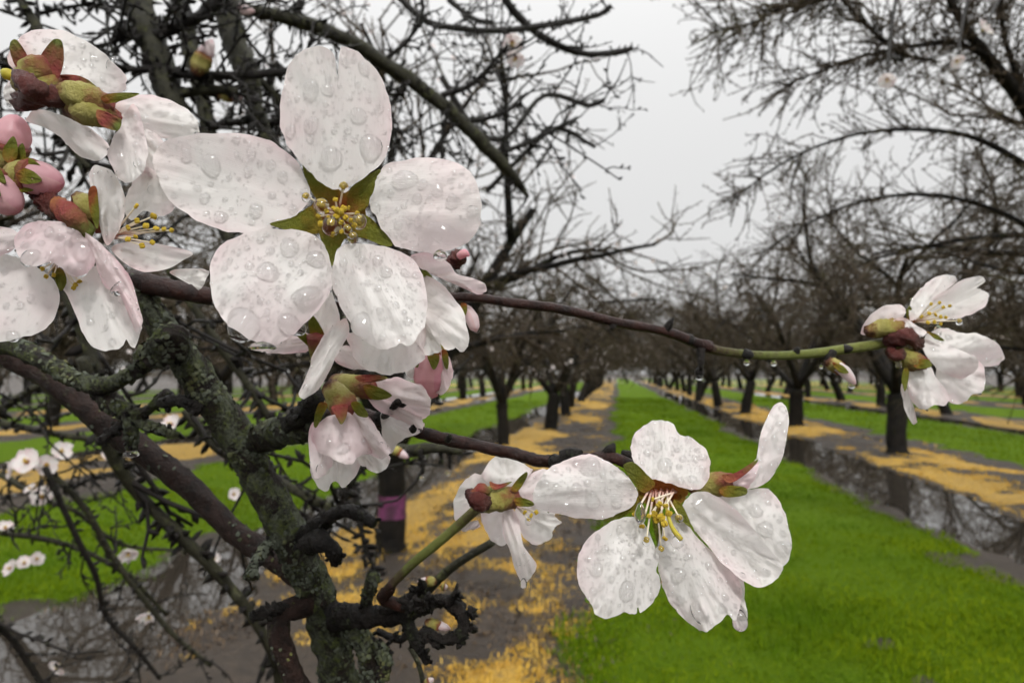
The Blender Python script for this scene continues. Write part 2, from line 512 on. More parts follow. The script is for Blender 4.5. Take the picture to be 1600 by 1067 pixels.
def turf_cover(x, y, u, wdt):
    """1 inside the lane, below 0 where the turf has thinned out to mud"""
    e = np.minimum(u, 1 - u) * wdt
    n = fbm(x * 2.1 + 7, y * 1.6 + 3, 41, 3) * 0.7 + fbm(x * 9 + 7, y * 7 + 3, 43, 2) * 0.3
    near = np.clip((7.0 - y) / 4, 0, 1) * np.clip(2.2 - x, 0.25, 1)      # worn towards the viewer on the trodden side
    return np.clip(e / 0.38, 0, 1.4) - 0.55 + (n - 0.5) * 2.3 - 0.75 * near + 0.25

for li, (x0, x1) in enumerate(LANES):
    far = 220
    ysl = axis_steps(1.2 if li in (0, 7) else 4, far, 1.5 if li in (0, 7) else 5, 14, 0.12, 1.05)
    us = np.linspace(-0.04, 1.04, 46 if li in (0, 1, 7) else 14)
    U, Y = np.meshgrid(us, ysl)
    X = (x0 + lane_edge(Y, 5 + li)) * (1 - U) + (x1 + lane_edge(Y, 55 + li)) * U
    cover = turf_cover(X, Y, U, x1 - x0)
    Z = soil_h(X, Y) - 0.012 + 0.026 * np.clip(cover * 1.6, -0.3, 1) + 0.010 * fbm(X * 6, Y * 6, 8, 2)
    nx, ny = len(us), len(ysl)
    i = np.arange(ny - 1)[:, None] * nx + np.arange(nx - 1)[None]
    Q = np.stack([i, i + 1, i + nx + 1, i + nx], -1).reshape(-1, 4)
    obj('grass_lane', make_mesh('grass_lane', np.stack([X, Y, Z], -1).reshape(-1, 3), [Q]), M['turf'], kind='structure')

def blades(n, x0, x1, ymin, ymax, h, wd, seed, lean, mask=None, edge=None):
    """triangular blades; more of them close to the viewer, wider with distance"""
    r = np.random.default_rng(seed)
    k = r.random(n)
    y = 1 / (1 / ymin * (1 - k) + 1 / ymax * k)
    u = r.random(n)
    if edge is not None:
        X0 = x0 + lane_edge(y, edge[0]); X1 = x1 + lane_edge(y, edge[1])
    else:
        X0, X1 = x0, x1
    x = X0 + (X1 - X0) * u
    if edge is not None:
        kp = turf_cover(x, y, u, x1 - x0) > r.random(n) * 0.7 - 0.15
        x, y = x[kp], y[kp]
    if mask is not None:
        kp = mask(x, y, r)
        x, y = x[kp], y[kp]
    n = len(x)
    z = soil_h(x, y) - 0.004
    sc_ = 1 + np.clip(y - ymin, 0, 60) * 0.10
    hh = h * (0.5 + r.random(n)) * (1 + 0.25 * (sc_ - 1)) * (0.6 + 0.8 * fbm(x * 1.1 + 9, y * 1.1 + 9, 21, 2))
    ww = wd * (0.6 + 0.8 * r.random(n)) * sc_
    az, la = r.random(n) * 6.283, lean * (0.4 + r.random(n))
    b = np.stack([x, y, z], -1)
    side = np.stack([np.cos(az), np.sin(az), np.zeros(n)], -1)
    out = np.stack([-np.sin(az), np.cos(az), np.zeros(n)], -1)
    tip = b + out * (hh * np.sin(la))[:, None] + np.array([0, 0, 1]) * (hh * np.cos(la))[:, None]
    mid = b + out * (hh * 0.4 * np.sin(la * 0.6))[:, None] + np.array([0, 0, 1]) * (hh * 0.55 * np.cos(la * 0.6))[:, None]
    V = np.stack([b - side * ww[:, None] / 2, b + side * ww[:, None] / 2, mid + side * ww[:, None] * 0.4, tip, mid - side * ww[:, None] * 0.4], 1).reshape(-1, 3)
    i = np.arange(n)[:, None] * 5
    return V, i + np.array([[0, 1, 2, 4]]), i + np.array([[4, 2, 3]])

def grass(name, mat, label, cat, *a, **k):
    V, Q, T = blades(*a, **k)
    o = obj(name, make_mesh(name, V, [Q, T]), M[mat], kind='stuff')
    return tag(o, label, cat)
grass('grass', 'grass', 'bright green mown grass of the wide lane between the two nearest tree rows', 'grass', 190000, -0.30, 3.05, 2.6, 45, 0.050, 0.0046, 1, 0.7, edge=(5, 55))
grass('grass', 'grass', 'green grass lane beyond the nearest row of trees on the puddle side', 'grass', 30000, 6.45, 9.75, 5, 45, 0.055, 0.008, 2, 0.7, edge=(6, 56))
grass('grass', 'grass', 'green grass lane behind the thin drooping twigs with small white blossoms', 'grass', 50000, -6.65, -3.35, 3.5, 40, 0.055, 0.006, 3, 0.7, edge=(12, 62))

def straw_mask(x, y):
    ph = (x - 4.95 + 1000 * PERIOD) % PERIOD
    ph = np.where(ph > PERIOD / 2, ph - PERIOD, ph)
    m = 0.06 + fbm(x * 0.9 + 12, y * 0.45 + 4, 31, 3) * 0.9 + 0.45 * (fbm(x * 4 + 3, y * 3 + 8, 37, 2) - 0.5)
    # thickest beside the row, missing in the troughs, on the bare wheel track in front and on the lanes
    band = np.exp(-(np.clip(np.abs(ph - 0.15) - 0.95, 0, 9) / 0.40) ** 2)
    near_bare = np.where(x < 2, 1 / (1 + np.exp(-(y - 5.2 - 1.2 * (x + 1)) * 2.2)), 1.0)
    pud = 1 / (1 + np.exp(-(soil_h(x, y) - WATER_Z - 0.012) * 260))
    return (m - 0.38 - 0.14 * (1 - near_bare)) * 3.6 * band * pud

# low felted patches of dead grass
mat_n = 0
for k, rx in enumerate(ROWS):
    near = rx in (4.95, -1.85)
    ysm = axis_steps(2.2, 160, 2.6, 14, 0.09 if near else 0.25, 1.04)
    xsm = np.arange(rx - 1.7, rx + 1.75, 0.07 if near else 0.2)
    def zf(X, Y):
        m = np.clip(straw_mask(X, Y), -0.3, 1.0)
        return soil_h(X, Y) - 0.02 + 0.045 * np.clip(m, -0.2, 1) + 0.012 * (fbm(X * 7, Y * 7, 3, 2) - 0.5) * (m > 0)
    V, Q = sheet(xsm, ysm, zf)
    zs = soil_h(V[:, 0], V[:, 1])
    keep = (V[Q][:, :, 2] > zs[Q] - 0.008).any(1)
    o = obj('dead_grass_patch', make_mesh('dead_grass_patch', V, [Q[keep]]), M['dead_grass_mat'], kind='stuff')
    side = 'puddle side' if rx > 0 else 'blossom side'
    tag(o, ['yellow dead grass under the nearest tree row on the puddle side', 'yellow dead grass under the second tree row on the puddle side', 'yellow dead grass under the third tree row on the puddle side',
            'yellow dead grass under the fourth tree row on the puddle side', 'yellow dead grass under the fifth tree row on the puddle side', 'orange yellow dead grass around the trunk with the purple band',
            'yellow dead grass under the second tree row behind the foreground branches', 'yellow dead grass under the third tree row behind the foreground branches',
            'yellow dead grass under the fourth tree row behind the foreground branches'][k], 'dead grass')

def straw_keep(x, y, r):
    return straw_mask(x, y) > r.random(len(x)) * 0.5 + 0.02
grass('dead_grass', 'dead_grass', 'loose yellow straw on the soil around the trunk with the purple band', 'dead grass', 88000, -3.5, -0.15, 2.6, 40, 0.045, 0.005, 4, 1.5, mask=straw_keep)
grass('dead_grass', 'dead_grass', 'loose yellow straw on the soil beside the long puddle', 'dead grass', 70000, 3.2, 6.6, 4.5, 45, 0.045, 0.007, 5, 1.5, mask=straw_keep)

grass('leaf_litter', 'litter', 'dark wet leaf bits and straw scattered over the bare mud below the blossoms', 'leaf litter', 26000, -3.6, 0.6, 2.5, 20, 0.045, 0.010, 6, 1.7, mask=lambda x, y, r: fbm(x * 1.7, y * 1.7, 71, 2) > 0.42 + 0.2 * r.random(len(x)))
for (x0, x1, y0, y1) in ((2.7, 6.0, 4, 60), (-3.9, -0.4, 2.5, 60), (9.6, 12.8, 6, 60), (-10.6, -7.4, 6, 60)):
    V = [(x0, y0, WATER_Z), (x1, y0, WATER_Z), (x1, y1, WATER_Z), (x0, y1, WATER_Z)]
    obj('puddle', make_mesh('puddle', V, [np.array([[0, 1, 2, 3]])]), M['puddle_water'], kind='structure')

# ------------------------------------------------------------------ orchard trees
class Cones:
    def __init__(s): s.b, s.d, s.r = [], [], []
    def add(s, b, d, r): s.b.append(b); s.d.append(d); s.r.append(r)
    def arrays(s):
        b, d, r = np.vstack(s.b), np.vstack(s.d), np.hstack(s.r)[:, None]
        a = cross(d, np.array([0.3, 0.5, 0.8])); a /= np.linalg.norm(a, axis=1)[:, None] + 1e-12
        c = cross(d, a); c /= np.linalg.norm(c, axis=1)[:, None] + 1e-12
        n = len(b)
        m = b + d * 0.6
        V = np.stack([b + a * r, b - a * r * 0.5 + c * r * 0.87, b - a * r * 0.5 - c * r * 0.87,
                      m + a * r * 1.2, m - a * r * 0.6 + c * r * 1.04, m - a * r * 0.6 - c * r * 1.04, b + d], 1).reshape(-1, 3)
        i = np.arange(n)[:, None, None] * 7
        Q = (i + np.array([[[0, 1, 4, 3], [1, 2, 5, 4], [2, 0, 3, 5]]])).reshape(-1, 4)
        T = (i + np.array([[[3, 4, 6], [4, 5, 6], [5, 3, 6]]])).reshape(-1, 3)
        return V, Q, T


def bend(r, start, d, length, nseg, wob, pull):
    pts = [np.array(start, float)]
    d = unit(np.array(d, float))
    st = length / nseg
    for k in range(nseg):
        d = unit(d + r.normal(0, wob, 3) + np.array([0, 0, pull]))
        pts.append(pts[-1] + d * st)
    return np.array(pts)

def off_dir(r, d, ang):
    q = r.normal(0, 1, 3)
    a = unit(np.array([d[1] * q[2] - d[2] * q[1], d[2] * q[0] - d[0] * q[2], d[0] * q[1] - d[1] * q[0]]))
    return d * math.cos(ang) + a * math.sin(ang)

def gen_tree(seed, spread=1.0, height=1.0, detail=2, n_blossom=120, lean=(0.05, 0.0), n_sc=4, girth=1.0, n3=11, n4=8):
    """mesh data of one vase-shaped almond tree at the origin"""
    r = np.random.default_rng(seed)
    trunk, crown, spurs = MB(), MB(), Cones()
    limbs = []
    th = r.uniform(0.75, 0.95) * height
    tp = [np.array([0, 0, -0.25]), np.array([0, 0, 0.0]), np.array([lean[0] * 0.4, lean[1] * 0.4, th * 0.5]), np.array([lean[0], lean[1], th])]
    tp = catmull(tp, 9)
    tr = np.interp(np.linspace(0, 1, len(tp)), [0, 0.25, 0.40, 1], [0.27, 0.20, 0.162, 0.15]) * girth
    trunk.tube(tp, tr, 14, lump=0.28, seed=seed)
    top = tp[-1]
    az0 = r.uniform(0, 6.28)
    ends = []
    def twiggy(pts, rad, lvl):
        """spurs and buds on a thin shoot"""
        L = np.linalg.norm(np.diff(pts, axis=0), axis=1).sum()
        n = int(L / (0.045 if detail > 1 else 0.11))
        if not n: return
        t = r.random(n) * (len(pts) - 1)
        i = t.astype(int)
        sg = pts[i + 1] - pts[i]
        p = pts[i] + sg * (t - i)[:, None]
        sg = sg / np.linalg.norm(sg, axis=1)[:, None]
        a = cross(sg, r.normal(0, 1, (n, 3))); a /= np.linalg.norm(a, axis=1)[:, None]
        ang = r.uniform(0.7, 1.4, n)[:, None]
        ln = (r.uniform(0.012, 0.042, n) if detail > 1 else r.uniform(0.03, 0.08, n))[:, None]
        d = (sg * np.cos(ang) + a * np.sin(ang)) * ln
        spurs.b.append(p); spurs.d.append(d); spurs.r.append(np.full(n, max(rad * 0.6, 0.0028)))
        ends.append((p + d)[r.random(n) < 0.25])
    for s in range(n_sc):
        az = az0 + s * 6.283 / n_sc + r.uniform(-0.35, 0.35)
        el = math.radians(r.uniform(48, 66))
        d = np.array([math.cos(az) * math.cos(el), math.sin(az) * math.cos(el), math.sin(el)])
        Ls = r.uniform(2.4, 3.0) * height
        p1 = bend(r, top - d * 0.12, d * np.array([spread, spread, 1]), Ls, 8, 0.075, -0.02)
        r1 = np.linspace(0.088, 0.036, len(p1))
        lm = MB(); lm.tube(p1, r1, 9, lump=0.25, seed=seed + s)
        for b in range(5):
            t = 0.28 + 0.72 * (b + r.random() * 0.6) / 5
            i = min(int(t * 8), 7)
            d2 = off_dir(r, unit(p1[i + 1] - p1[i]), r.uniform(0.45, 0.85))
            d2 = unit(d2 + np.array([math.cos(az), math.sin(az), 0]) * 0.25 * spread)
            p2 = bend(r, p1[i] + (p1[i + 1] - p1[i]) * r.random(), d2, r.uniform(1.3, 2.0) * (0.5 + 0.5 * spread), 7, 0.11, -0.045)
            low = p2[:, 2].min()
            if low < (1.25 if detail > 1 else 1.0): p2[:, 2] += np.linspace(0, 1, len(p2)) * (1.35 - low)
            r2 = np.linspace(0.040, 0.013, len(p2))
            lm.tube(p2, r2, 6)
            for c in range(n3):
                t = 0.1 + 0.9 * (c + r.random() * 0.7) / n3
                i = min(int(t * 7), 6)
                d3 = off_dir(r, unit(p2[i + 1] - p2[i]), r.uniform(0.5, 1.05))
                p3 = bend(r, p2[i] + (p2[i + 1] - p2[i]) * r.random(), d3, r.uniform(0.6, 1.25), 5, 0.16, -0.035)
                if p3[:, 2].min() < (1.1 if detail > 1 else 0.8): continue
                r3 = np.linspace(0.013, 0.0055, len(p3))
                crown.tube(p3, r3, 4 if detail > 1 else 3)
                twiggy(p3, 0.006, 3)
                for e in range(n4):
                    i = r.integers(0, 5)
                    d4 = off_dir(r, unit(p3[i + 1] - p3[i]), r.uniform(0.5, 1.1))
                    p4 = bend(r, p3[i] + (p3[i + 1] - p3[i]) * r.random(), d4, r.uniform(0.22, 0.6), 3, 0.18, -0.01)
                    if p4[:, 2].min() < (1.0 if detail > 1 else 0.65): continue
                    crown.tube(p4, np.linspace(0.0062, 0.0038, len(p4)), 3)
                    twiggy(p4, 0.0045, 4)
                    if detail > 1 and r.random() < 0.7:
                        d5 = off_dir(r, unit(p4[2] - p4[1]), r.uniform(0.5, 1.0))
                        p5 = bend(r, p4[1], d5, r.uniform(0.1, 0.3), 2, 0.2, 0)
                        crown.tube(p5, np.linspace(0.0048, 0.0034, len(p5)), 3)
                        twiggy(p5, 0.004, 5)
        limbs.append(lm)
    crown.add(*spurs.arrays())
    # blossoms: five small cupped petals each
    bl = MB()
    ends = np.vstack(ends)
    pick = ends[r.permutation(len(ends))[:n_blossom]]
    for p in pick:
        ax = unit(r.normal(0, 1, 3)); a = unit(cross(ax, r.normal(0, 1, 3))); b = cross(ax, a)
        R = r.uniform(0.015, 0.026)
        for k in range(5):
            q = k * 1.2566
            e = a * math.cos(q) + b * math.sin(q); f = -a * math.sin(q) + b * math.cos(q)
            V = np.array([p, p + e * R * 0.6 + f * R * 0.5 + ax * R * 0.25, p + e * R * 1.1 + ax * R * 0.35, p + e * R * 0.6 - f * R * 0.5 + ax * R * 0.25])
            bl.add(V, np.array([[0, 1, 2, 3]]))
    return dict(trunk=trunk.mesh('trunk'), limbs=[l.mesh('limb') for l in limbs], crown=crown.mesh('crown'), blossoms=bl.mesh('blossoms'))

NEAR = [gen_tree(11, 1.15, 1.12, 2, 60), gen_tree(23, 1.0, 1.08, 2, 60, (0.18, 0.05)), gen_tree(37, 0.72, 0.98, 2, 420, (-0.04, 0.02), 5, 0.78, 7, 6)]
FAR = [gen_tree(s, 1.1, 1.08, 1, 380, l, 4, 1.0, 11, 7) for s, l in ((41, (0.03, 0.0)), (53, (0.35, 0.1)), (67, (-0.12, 0.05)))]

ORD = ['first', 'second', 'third', 'fourth', 'fifth', 'sixth', 'seventh', 'eighth', 'ninth', 'tenth', 'eleventh', 'twelfth', 'thirteenth', 'fourteenth', 'fifteenth', 'sixteenth', 'seventeenth', 'eighteenth']
def plant_tree(T, x, y, rz, s, label, group, limbs=True):
    z = float(soil_h(x, y))
    o = thing('almond_tree', label, 'tree', group, (x, y, z))
    o.rotation_euler[2] = rz
    o.scale = (s, s, s)
    obj('trunk', T['trunk'], M['bark_tree'], o)
    for l in T['limbs']:
        obj('limb', l, M['bark_tree'], o)
    obj('crown', T['crown'], M['bark_crown'], o, 'stuff')
    obj('blossoms', T['blossoms'], M['blossom_far'], o, 'stuff')
    return o

rt = random.Random(9)
def row(x, ys, near_n, name, group, picks=None, scales=(), feet={}, rots={}):
    for i, y in enumerate(ys):
        tx, ty = feet[i] if i in feet else (x + rt.uniform(-0.15, 0.15), y)
        T = NEAR[picks[i]] if picks and i < len(picks) else FAR[rt.randrange(3)]
        plant_tree(T, tx, ty, rots.get(i, rt.uniform(0, 6.28)), (scales[i] if i < len(scales) else rt.uniform(1.14, 1.30)), f'bare almond tree, {ORD[i]} from the camera in the {name}', group)

def stand(px, py):
    """where a trunk foot seen at (px, py) stands on the ground"""
    v = P(px, py, 1.0) - CAM
    q = CAM + v * (-CAM[2] / v[2])
    return float(q[0]), float(q[1])
right_y = [6.6, 13.3, 20.3, 27.0, 32.6, 39, 45.5, 52, 58.5, 65, 71.5, 78, 85, 92, 99, 106]
row(4.95, right_y, 4, 'row beside the long puddle', 'trees in the row beside the puddle', [0, 1, 0, 1], (0.95, 1.1, 1.15), {1: stand(1402, 712), 2: stand(1243, 668), 3: stand(1165, 647), 4: stand(1122, 636), 5: stand(1091, 627)}, {0: 2.4})
left_y = [13.0, 19.2, 25.8, 32.3, 38.8, 45, 52, 58, 65, 71, 78, 85, 92, 99, 106]
purple = plant_tree(NEAR[2], *stand(612, 868), 2.2, 0.95, 'almond tree with a purple painted band round its dark trunk', None)
tm = NEAR[2]['trunk']                                      # paint: the trunk's own skin between two heights
tv = np.empty(len(tm.vertices) * 3); tn = tv.copy()
tm.vertices.foreach_get('co', tv); tm.vertices.foreach_get('normal', tn)
tv, tn = tv.reshape(-1, 3), tn.reshape(-1, 3)
bq = np.array([list(p.vertices) for p in tm.polygons if len(p.vertices) == 4 and 0.29 < p.center[2] < 0.50])
ids, inv = np.unique(bq, return_inverse=True)
o = obj('paint_band', make_mesh('paint_band', (tv + tn * 0.003)[ids], [inv.reshape(-1, 4)]), M['paint_band'], purple); o['label'] = 'purple paint band'
row(-2.05, left_y, 3, 'row behind the purple-banded trunk', 'trees in the row behind the big blossom', [2, 0], (0.98, 1.05, 1.1, 1.1), {0: stand(787, 700), 1: stand(862, 673), 2: stand(884, 650)})
for x, nm, g in ((11.75, 'second row past the long puddle', 'trees in the second row past the puddle'), (18.5, 'third row past the long puddle', 'trees in the third row past the puddle'),
                 (25.3, 'fourth row past the long puddle', 'trees in the fourth row past the puddle'), (32.1, 'fifth row past the long puddle', 'trees in the fifth row past the puddle'), (38.9, 'sixth row past the long puddle', 'trees in the sixth row past the puddle'), (45.7, 'seventh row past the long puddle', 'trees in the seventh row past the puddle')):
    y0 = {11.75: 16, 18.5: 24, 25.3: 32, 32.1: 42, 38.9: 50, 45.7: 58}[x]
    row(x, [y0 + k * 6.5 for k in range(12)], 0, nm, g)
for x, nm, g in ((-8.6, 'next row behind the foreground branches', 'trees in the second row behind the branches'), (-15.4, 'third row behind the foreground branches', 'trees in the third row behind the branches'),
                 (-22.2, 'fourth row behind the foreground branches', 'trees in the fourth row behind the branches'), (-29.0, 'fifth row behind the foreground branches', 'trees in the fifth row behind the branches'),
                 (-35.8, 'sixth row behind the foreground branches', 'trees in the sixth row behind the branches'), (-42.6, 'seventh row behind the foreground branches', 'trees in the seventh row behind the branches')):
    y0 = {-8.6: 8.5, -15.4: 12, -22.2: 16, -29.0: 20, -35.8: 25, -42.6: 30}[x]
    row(x, [y0 + k * 6.5 for k in range(11)], 0, nm, g)

for k in range(9):                                         # the cross row that closes the lane far away
    plant_tree(FAR[k % 3], -11 + k * 3.1 + rt.uniform(-0.5, 0.5), 116 + rt.uniform(-3, 3), rt.uniform(0, 6.28), rt.uniform(1.1, 1.3), f'bare almond tree, {ORD[k]} from the left in the cross row closing the far lane', 'trees closing the far end of the lane')

# limbs of the nearest tree beside the puddle that arch over the lane
rt_tree = [o for o in COL.objects if o.get('label', '').startswith('bare almond tree, first from the camera in the row beside')][0]
rt_mw = __import__('mathutils').Matrix.LocRotScale(rt_tree.location, rt_tree.rotation_euler, rt_tree.scale)
def child_world(o, mw=None):
    o.matrix_parent_inverse = (mw or rt_mw).inverted()
    return o
rc = np.random.default_rng(77)
def shoots_on(w, mb, cones, n, lo, hi, rad, pull, gap):
    for k in range(n):
        t = rc.random() * (len(w) - 1); i = int(t)
        p = w[i] + (w[i + 1] - w[i]) * (t - i)
        d = off_dir(rc, unit(w[i + 1] - w[i]), rc.uniform(0.5, 1.2))
        L = rc.uniform(lo, hi)
        q = bend(rc, p, d, L, 4, 0.2, pull)
        mb.tube(q, np.linspace(rad * 1.3, rad * 0.8, 5), 4)
        for e in range(int(L / gap)):
            i2 = rc.integers(0, 4)
            pp = q[i2] + (q[i2 + 1] - q[i2]) * rc.random()
            dd = off_dir(rc, unit(q[i2 + 1] - q[i2]), rc.uniform(0.6, 1.3))
            cones.add(pp, dd * rc.uniform(0.3, 1.0) * gap, rad * rc.uniform(0.7, 1.3))
            if rc.random() < 0.10:
                s2 = bend(rc, pp, dd, rc.uniform(0.2, 0.5) * L, 3, 0.22, pull)
                mb.tube(s2, np.linspace(rad, rad * 0.7, 4), 3)
                for g in range(5):
                    cones.add(s2[rc.integers(1, 4)], off_dir(rc, dd, 0.9) * rc.uniform(0.3, 0.9) * gap, rad)
base = np.array([4.9, 6.6, 1.05])
arches = [
    ([(1640, 230, 5.4), (1590, 150, 5.0), (1535, 80, 4.8), (1500, 30, 4.7), (1470, -30, 4.6)], [22, 19, 15, 11, 9]),
    ([(1545, 88, 4.8), (1490, 68, 4.7), (1430, 72, 4.6), (1350, 88, 4.6), (1280, 112, 4.6), (1225, 135, 4.6)], [9, 8, 6, 5, 4, 2.5]),
    ([(1460, 95, 4.7), (1410, 85, 4.6), (1370, 55, 4.5), (1330, 15, 4.5), (1300, -20, 4.4)], [5, 6, 6, 5, 5]),
    ([(1330, -10, 4.4), (1280, 0, 4.4), (1230, 12, 4.4), (1165, 40, 4.5), (1115, 48, 4.5)], [5, 5, 4, 4, 2.5]),
    ([(1660, 300, 5.6), (1590, 250, 5.3), (1520, 215, 5.1), (1440, 203, 5.0), (1350, 208, 5.0), (1270, 232, 5.0), (1200, 270, 5.0), (1140, 318, 5.0)], [14, 12, 10, 8, 6, 5, 4, 2.5]),
    ([(1650, 380, 5.8), (1560, 330, 5.6), (1460, 305, 5.5), (1360, 312, 5.5), (1270, 345, 5.5), (1190, 395, 5.5)], [11, 9, 8, 6, 4, 2.5]),
    ([(1600, 150, 5.0), (1570, 60, 4.9), (1560, -30, 4.8)], [8, 7, 6]),
]
for k, (pts, rp) in enumerate(arches):
    c = catmull(np.asarray(pts, float), 6)
    w = np.array([P(*q) for q in c])
    rr = np.interp(np.linspace(0, 1, len(c)), np.linspace(0, 1, len(rp)), rp) * (0.42 if k in (4, 5) else 0.55) * c[:, 2] / F
    if k in (0, 4, 5):
        lead = catmull([base, base * 0.5 + w[0] * 0.5 + np.array([0.2, -0.1, 0.15]), w[0]], 5)[:-1]
        w = np.vstack([lead, w]); rr = np.concatenate([np.linspace(0.11, rr[0], len(lead)), rr])
    m = MB(); m.tube(w, rr, 9, lump=0.25, seed=k)
    child_world(m.build('limb', M['bark_tree'], rt_tree))
    mb, cn = MB(), Cones()
    shoots_on(w[10:] if k in (0, 4, 5) else w, mb, cn, 105, 0.12, 0.60, 0.0034, -0.03, 0.034)
    mb.add(*cn.arrays())
    child_world(mb.build('twigs', M['bark_crown'], rt_tree, 'stuff'))

# ------------------------------------------------------------------ water drops
def revolve_drop(tip, down, rr, L, seg=14):
    """hanging drop: narrow neck at tip, round belly below"""
    prof = [(0.0, 0.25), (0.12, 0.55), (0.3, 0.82), (0.5, 0.98), (0.68, 1.0), (0.83, 0.82), (0.93, 0.52), (0.985, 0.2)]
    pts = np.array([np.asarray(tip) + np.asarray(down) * L * t for t, _ in prof])
    return tube_arrays(pts, [rr * k for _, k in prof], seg)
DOWN = np.array([0, 0, -1.0])
def hang_drop(px, py, d, rpx, parent, Lpx=None):
    r = rpx * d / F
    m = MB(); m.add(*revolve_drop(P(px, py, d), DOWN, r, (Lpx or rpx * 2.1) * d / F))
    return m.build('water_drop', M['water'], parent)

# ------------------------------------------------------------------ petals
class Surf:
    """A petal's surface over the photograph: outline, depth, tangent frame."""
    def __init__(s, outline, base, d0, d1, cup=0.0, bow=0.0, ruffle=0.0006, seed=0, power=1.0, side=0.0):
        s.out = np.asarray(outline, float); s.base = np.asarray(base, float)
        s.d0, s.d1, s.cup, s.bow, s.ruf, s.seed, s.pw, s.side = d0, d1, cup, bow, ruffle, seed, power, side
        cen = s.out.mean(0)
        a = cen - s.base
        if np.linalg.norm(a) < 4: a = np.array([0, 4.0])
        s.a = a / np.linalg.norm(a); s.n = np.array([-s.a[1], s.a[0]])
        rel = s.out - s.base
        s.L = max((rel @ s.a).max(), 8.0)
        s.Wd = max(np.abs(rel @ s.n).max(), 5.0)
    def uv(s, p):
        rel = np.asarray(p, float) - s.base
        return rel @ s.a / s.L, rel @ s.n / s.Wd
    def depth(s, p):
        u, v = s.uv(p)
        uc = np.clip(u, 0, 1.3)
        d = s.d0 + (s.d1 - s.d0) * uc ** s.pw + s.cup * v * v * np.clip(u, 0, 1) + s.bow * np.sin(np.clip(u, 0, 1) * math.pi) + s.side * v
        nz = fbm(u * 3.1 + s.seed * 7.3 + 20, v * 2.7 + s.seed * 3.1 + 20, s.seed, 2) - 0.5
        rim = np.clip(u - 0.55, 0, 1) + 0.5 * np.clip(np.abs(v) - 0.5, 0, 1)
        nr = vnoise(u * 9 + v * 7 + 60, v * 6 + 60 + s.seed, s.seed + 3) - 0.5
        return d + s.ruf * (1.6 * nz + 2.4 * nr * rim)
    def point(s, p):
        p = np.atleast_2d(np.asarray(p, float))
        d = s.depth(p)
        return CAM + d[:, None] * (fwd + ((p[:, 0] - W / 2) / F)[:, None] * rgt - ((p[:, 1] - H / 2) / F)[:, None] * upv)
    def frame(s, p):
        p = np.asarray(p, float)
        c, ex, ey = s.point(p)[0], s.point(p + [2, 0])[0], s.point(p + [0, 2])[0]
        tx = unit(ex - c); ty = ey - c; n = unit(cross(tx, ty))
        if n @ (CAM - c) < 0: n = -n
        ty = cross(n, tx)
        return c, tx, ty, n

def inside(p, poly):
    x, y = p; c = False; n = len(poly); j = n - 1
    for i in range(n):
        if (poly[i][1] > y) != (poly[j][1] > y) and x < (poly[j][0] - poly[i][0]) * (y - poly[i][1]) / (poly[j][1] - poly[i][1] + 1e-9) + poly[i][0]:
            c = not c
        j = i
    return c

def petal_mesh(S, rings=9, per=5, jag=0.8, seed=0):
    o = catmull(S.out, per, True)
    r = np.random.default_rng(seed)
    k = np.arange(len(o))
    cen0 = S.out.mean(0)
    nrm = o - cen0; nrm /= np.linalg.norm(nrm, axis=1)[:, None]
    o = o + nrm * ((vnoise(k * 0.5 + 3, k * 0 + seed, seed) + 0.6 * vnoise(k * 1.1 + 3, k * 0 + seed, seed + 1) - 0.8) * 1.7 * jag)[:, None]
    cen = 0.75 * cen0 + 0.25 * S.base
    fr = np.array([0.12, 0.26, 0.4, 0.54, 0.67, 0.79, 0.89, 0.96, 1.0])[-rings:]
    n = len(o)
    px = np.concatenate([cen + (o - cen) * f for f in fr] + [cen[None]])
    V = S.point(px)
    u, v = S.uv(px)
    i = np.arange(len(fr) - 1)[:, None] * n; j = np.arange(n)[None]; kk = (j + 1) % n
    Q = np.stack([i + j, i + kk, i + n + kk, i + n + j], -1).reshape(-1, 4)
    j = np.arange(n); kk = (j + 1) % n
    T = np.stack([np.full(n, len(fr) * n), kk, j], -1)
    return V, Q, T, np.stack([u, v], -1), o

def drop_arrays(S, p, rpx, seg, rings, hk, r, asp=1.0, rot=0.0):
    c, tx, ty, n = S.frame(p)
    d = S.depth(np.atleast_2d(p))[0]
    R = rpx * d / F
    th = np.arange(seg) / seg * 2 * math.pi
    wob = 1 + 0.07 * np.sin(2 * th + r.random() * 6) + 0.05 * np.sin(3 * th + r.random() * 6)
    V = []
    for k in range(rings):
        f = math.cos(k / rings * math.pi / 2)           # 1 at the rim
        h = hk * R * math.sin(k / rings * math.pi / 2) - (0.04 * R if k == 0 else 0)
        xx, yy = f * R * wob * np.cos(th) * asp, f * R * wob * np.sin(th) / asp
        x2, y2 = xx * math.cos(rot) - yy * math.sin(rot), xx * math.sin(rot) + yy * math.cos(rot)
        q = c + np.outer(x2, tx) + np.outer(y2, ty)
        qx, qy, _ = project(q)
        q = S.point(np.stack([qx, qy], -1))
        V.append(q + n * h)
    V = np.concatenate(V + [(c + n * hk * R)[None]])
    i = np.arange(rings - 1)[:, None] * seg; j = np.arange(seg)[None]; kk = (j + 1) % seg
    Q = np.stack([i + j, i + kk, i + seg + kk, i + seg + j], -1).reshape(-1, 4)
    j = np.arange(seg); kk = (j + 1) % seg
    T = np.stack([np.full(seg, rings * seg), (rings - 1) * seg + j, (rings - 1) * seg + kk], -1)
    return V, Q, T

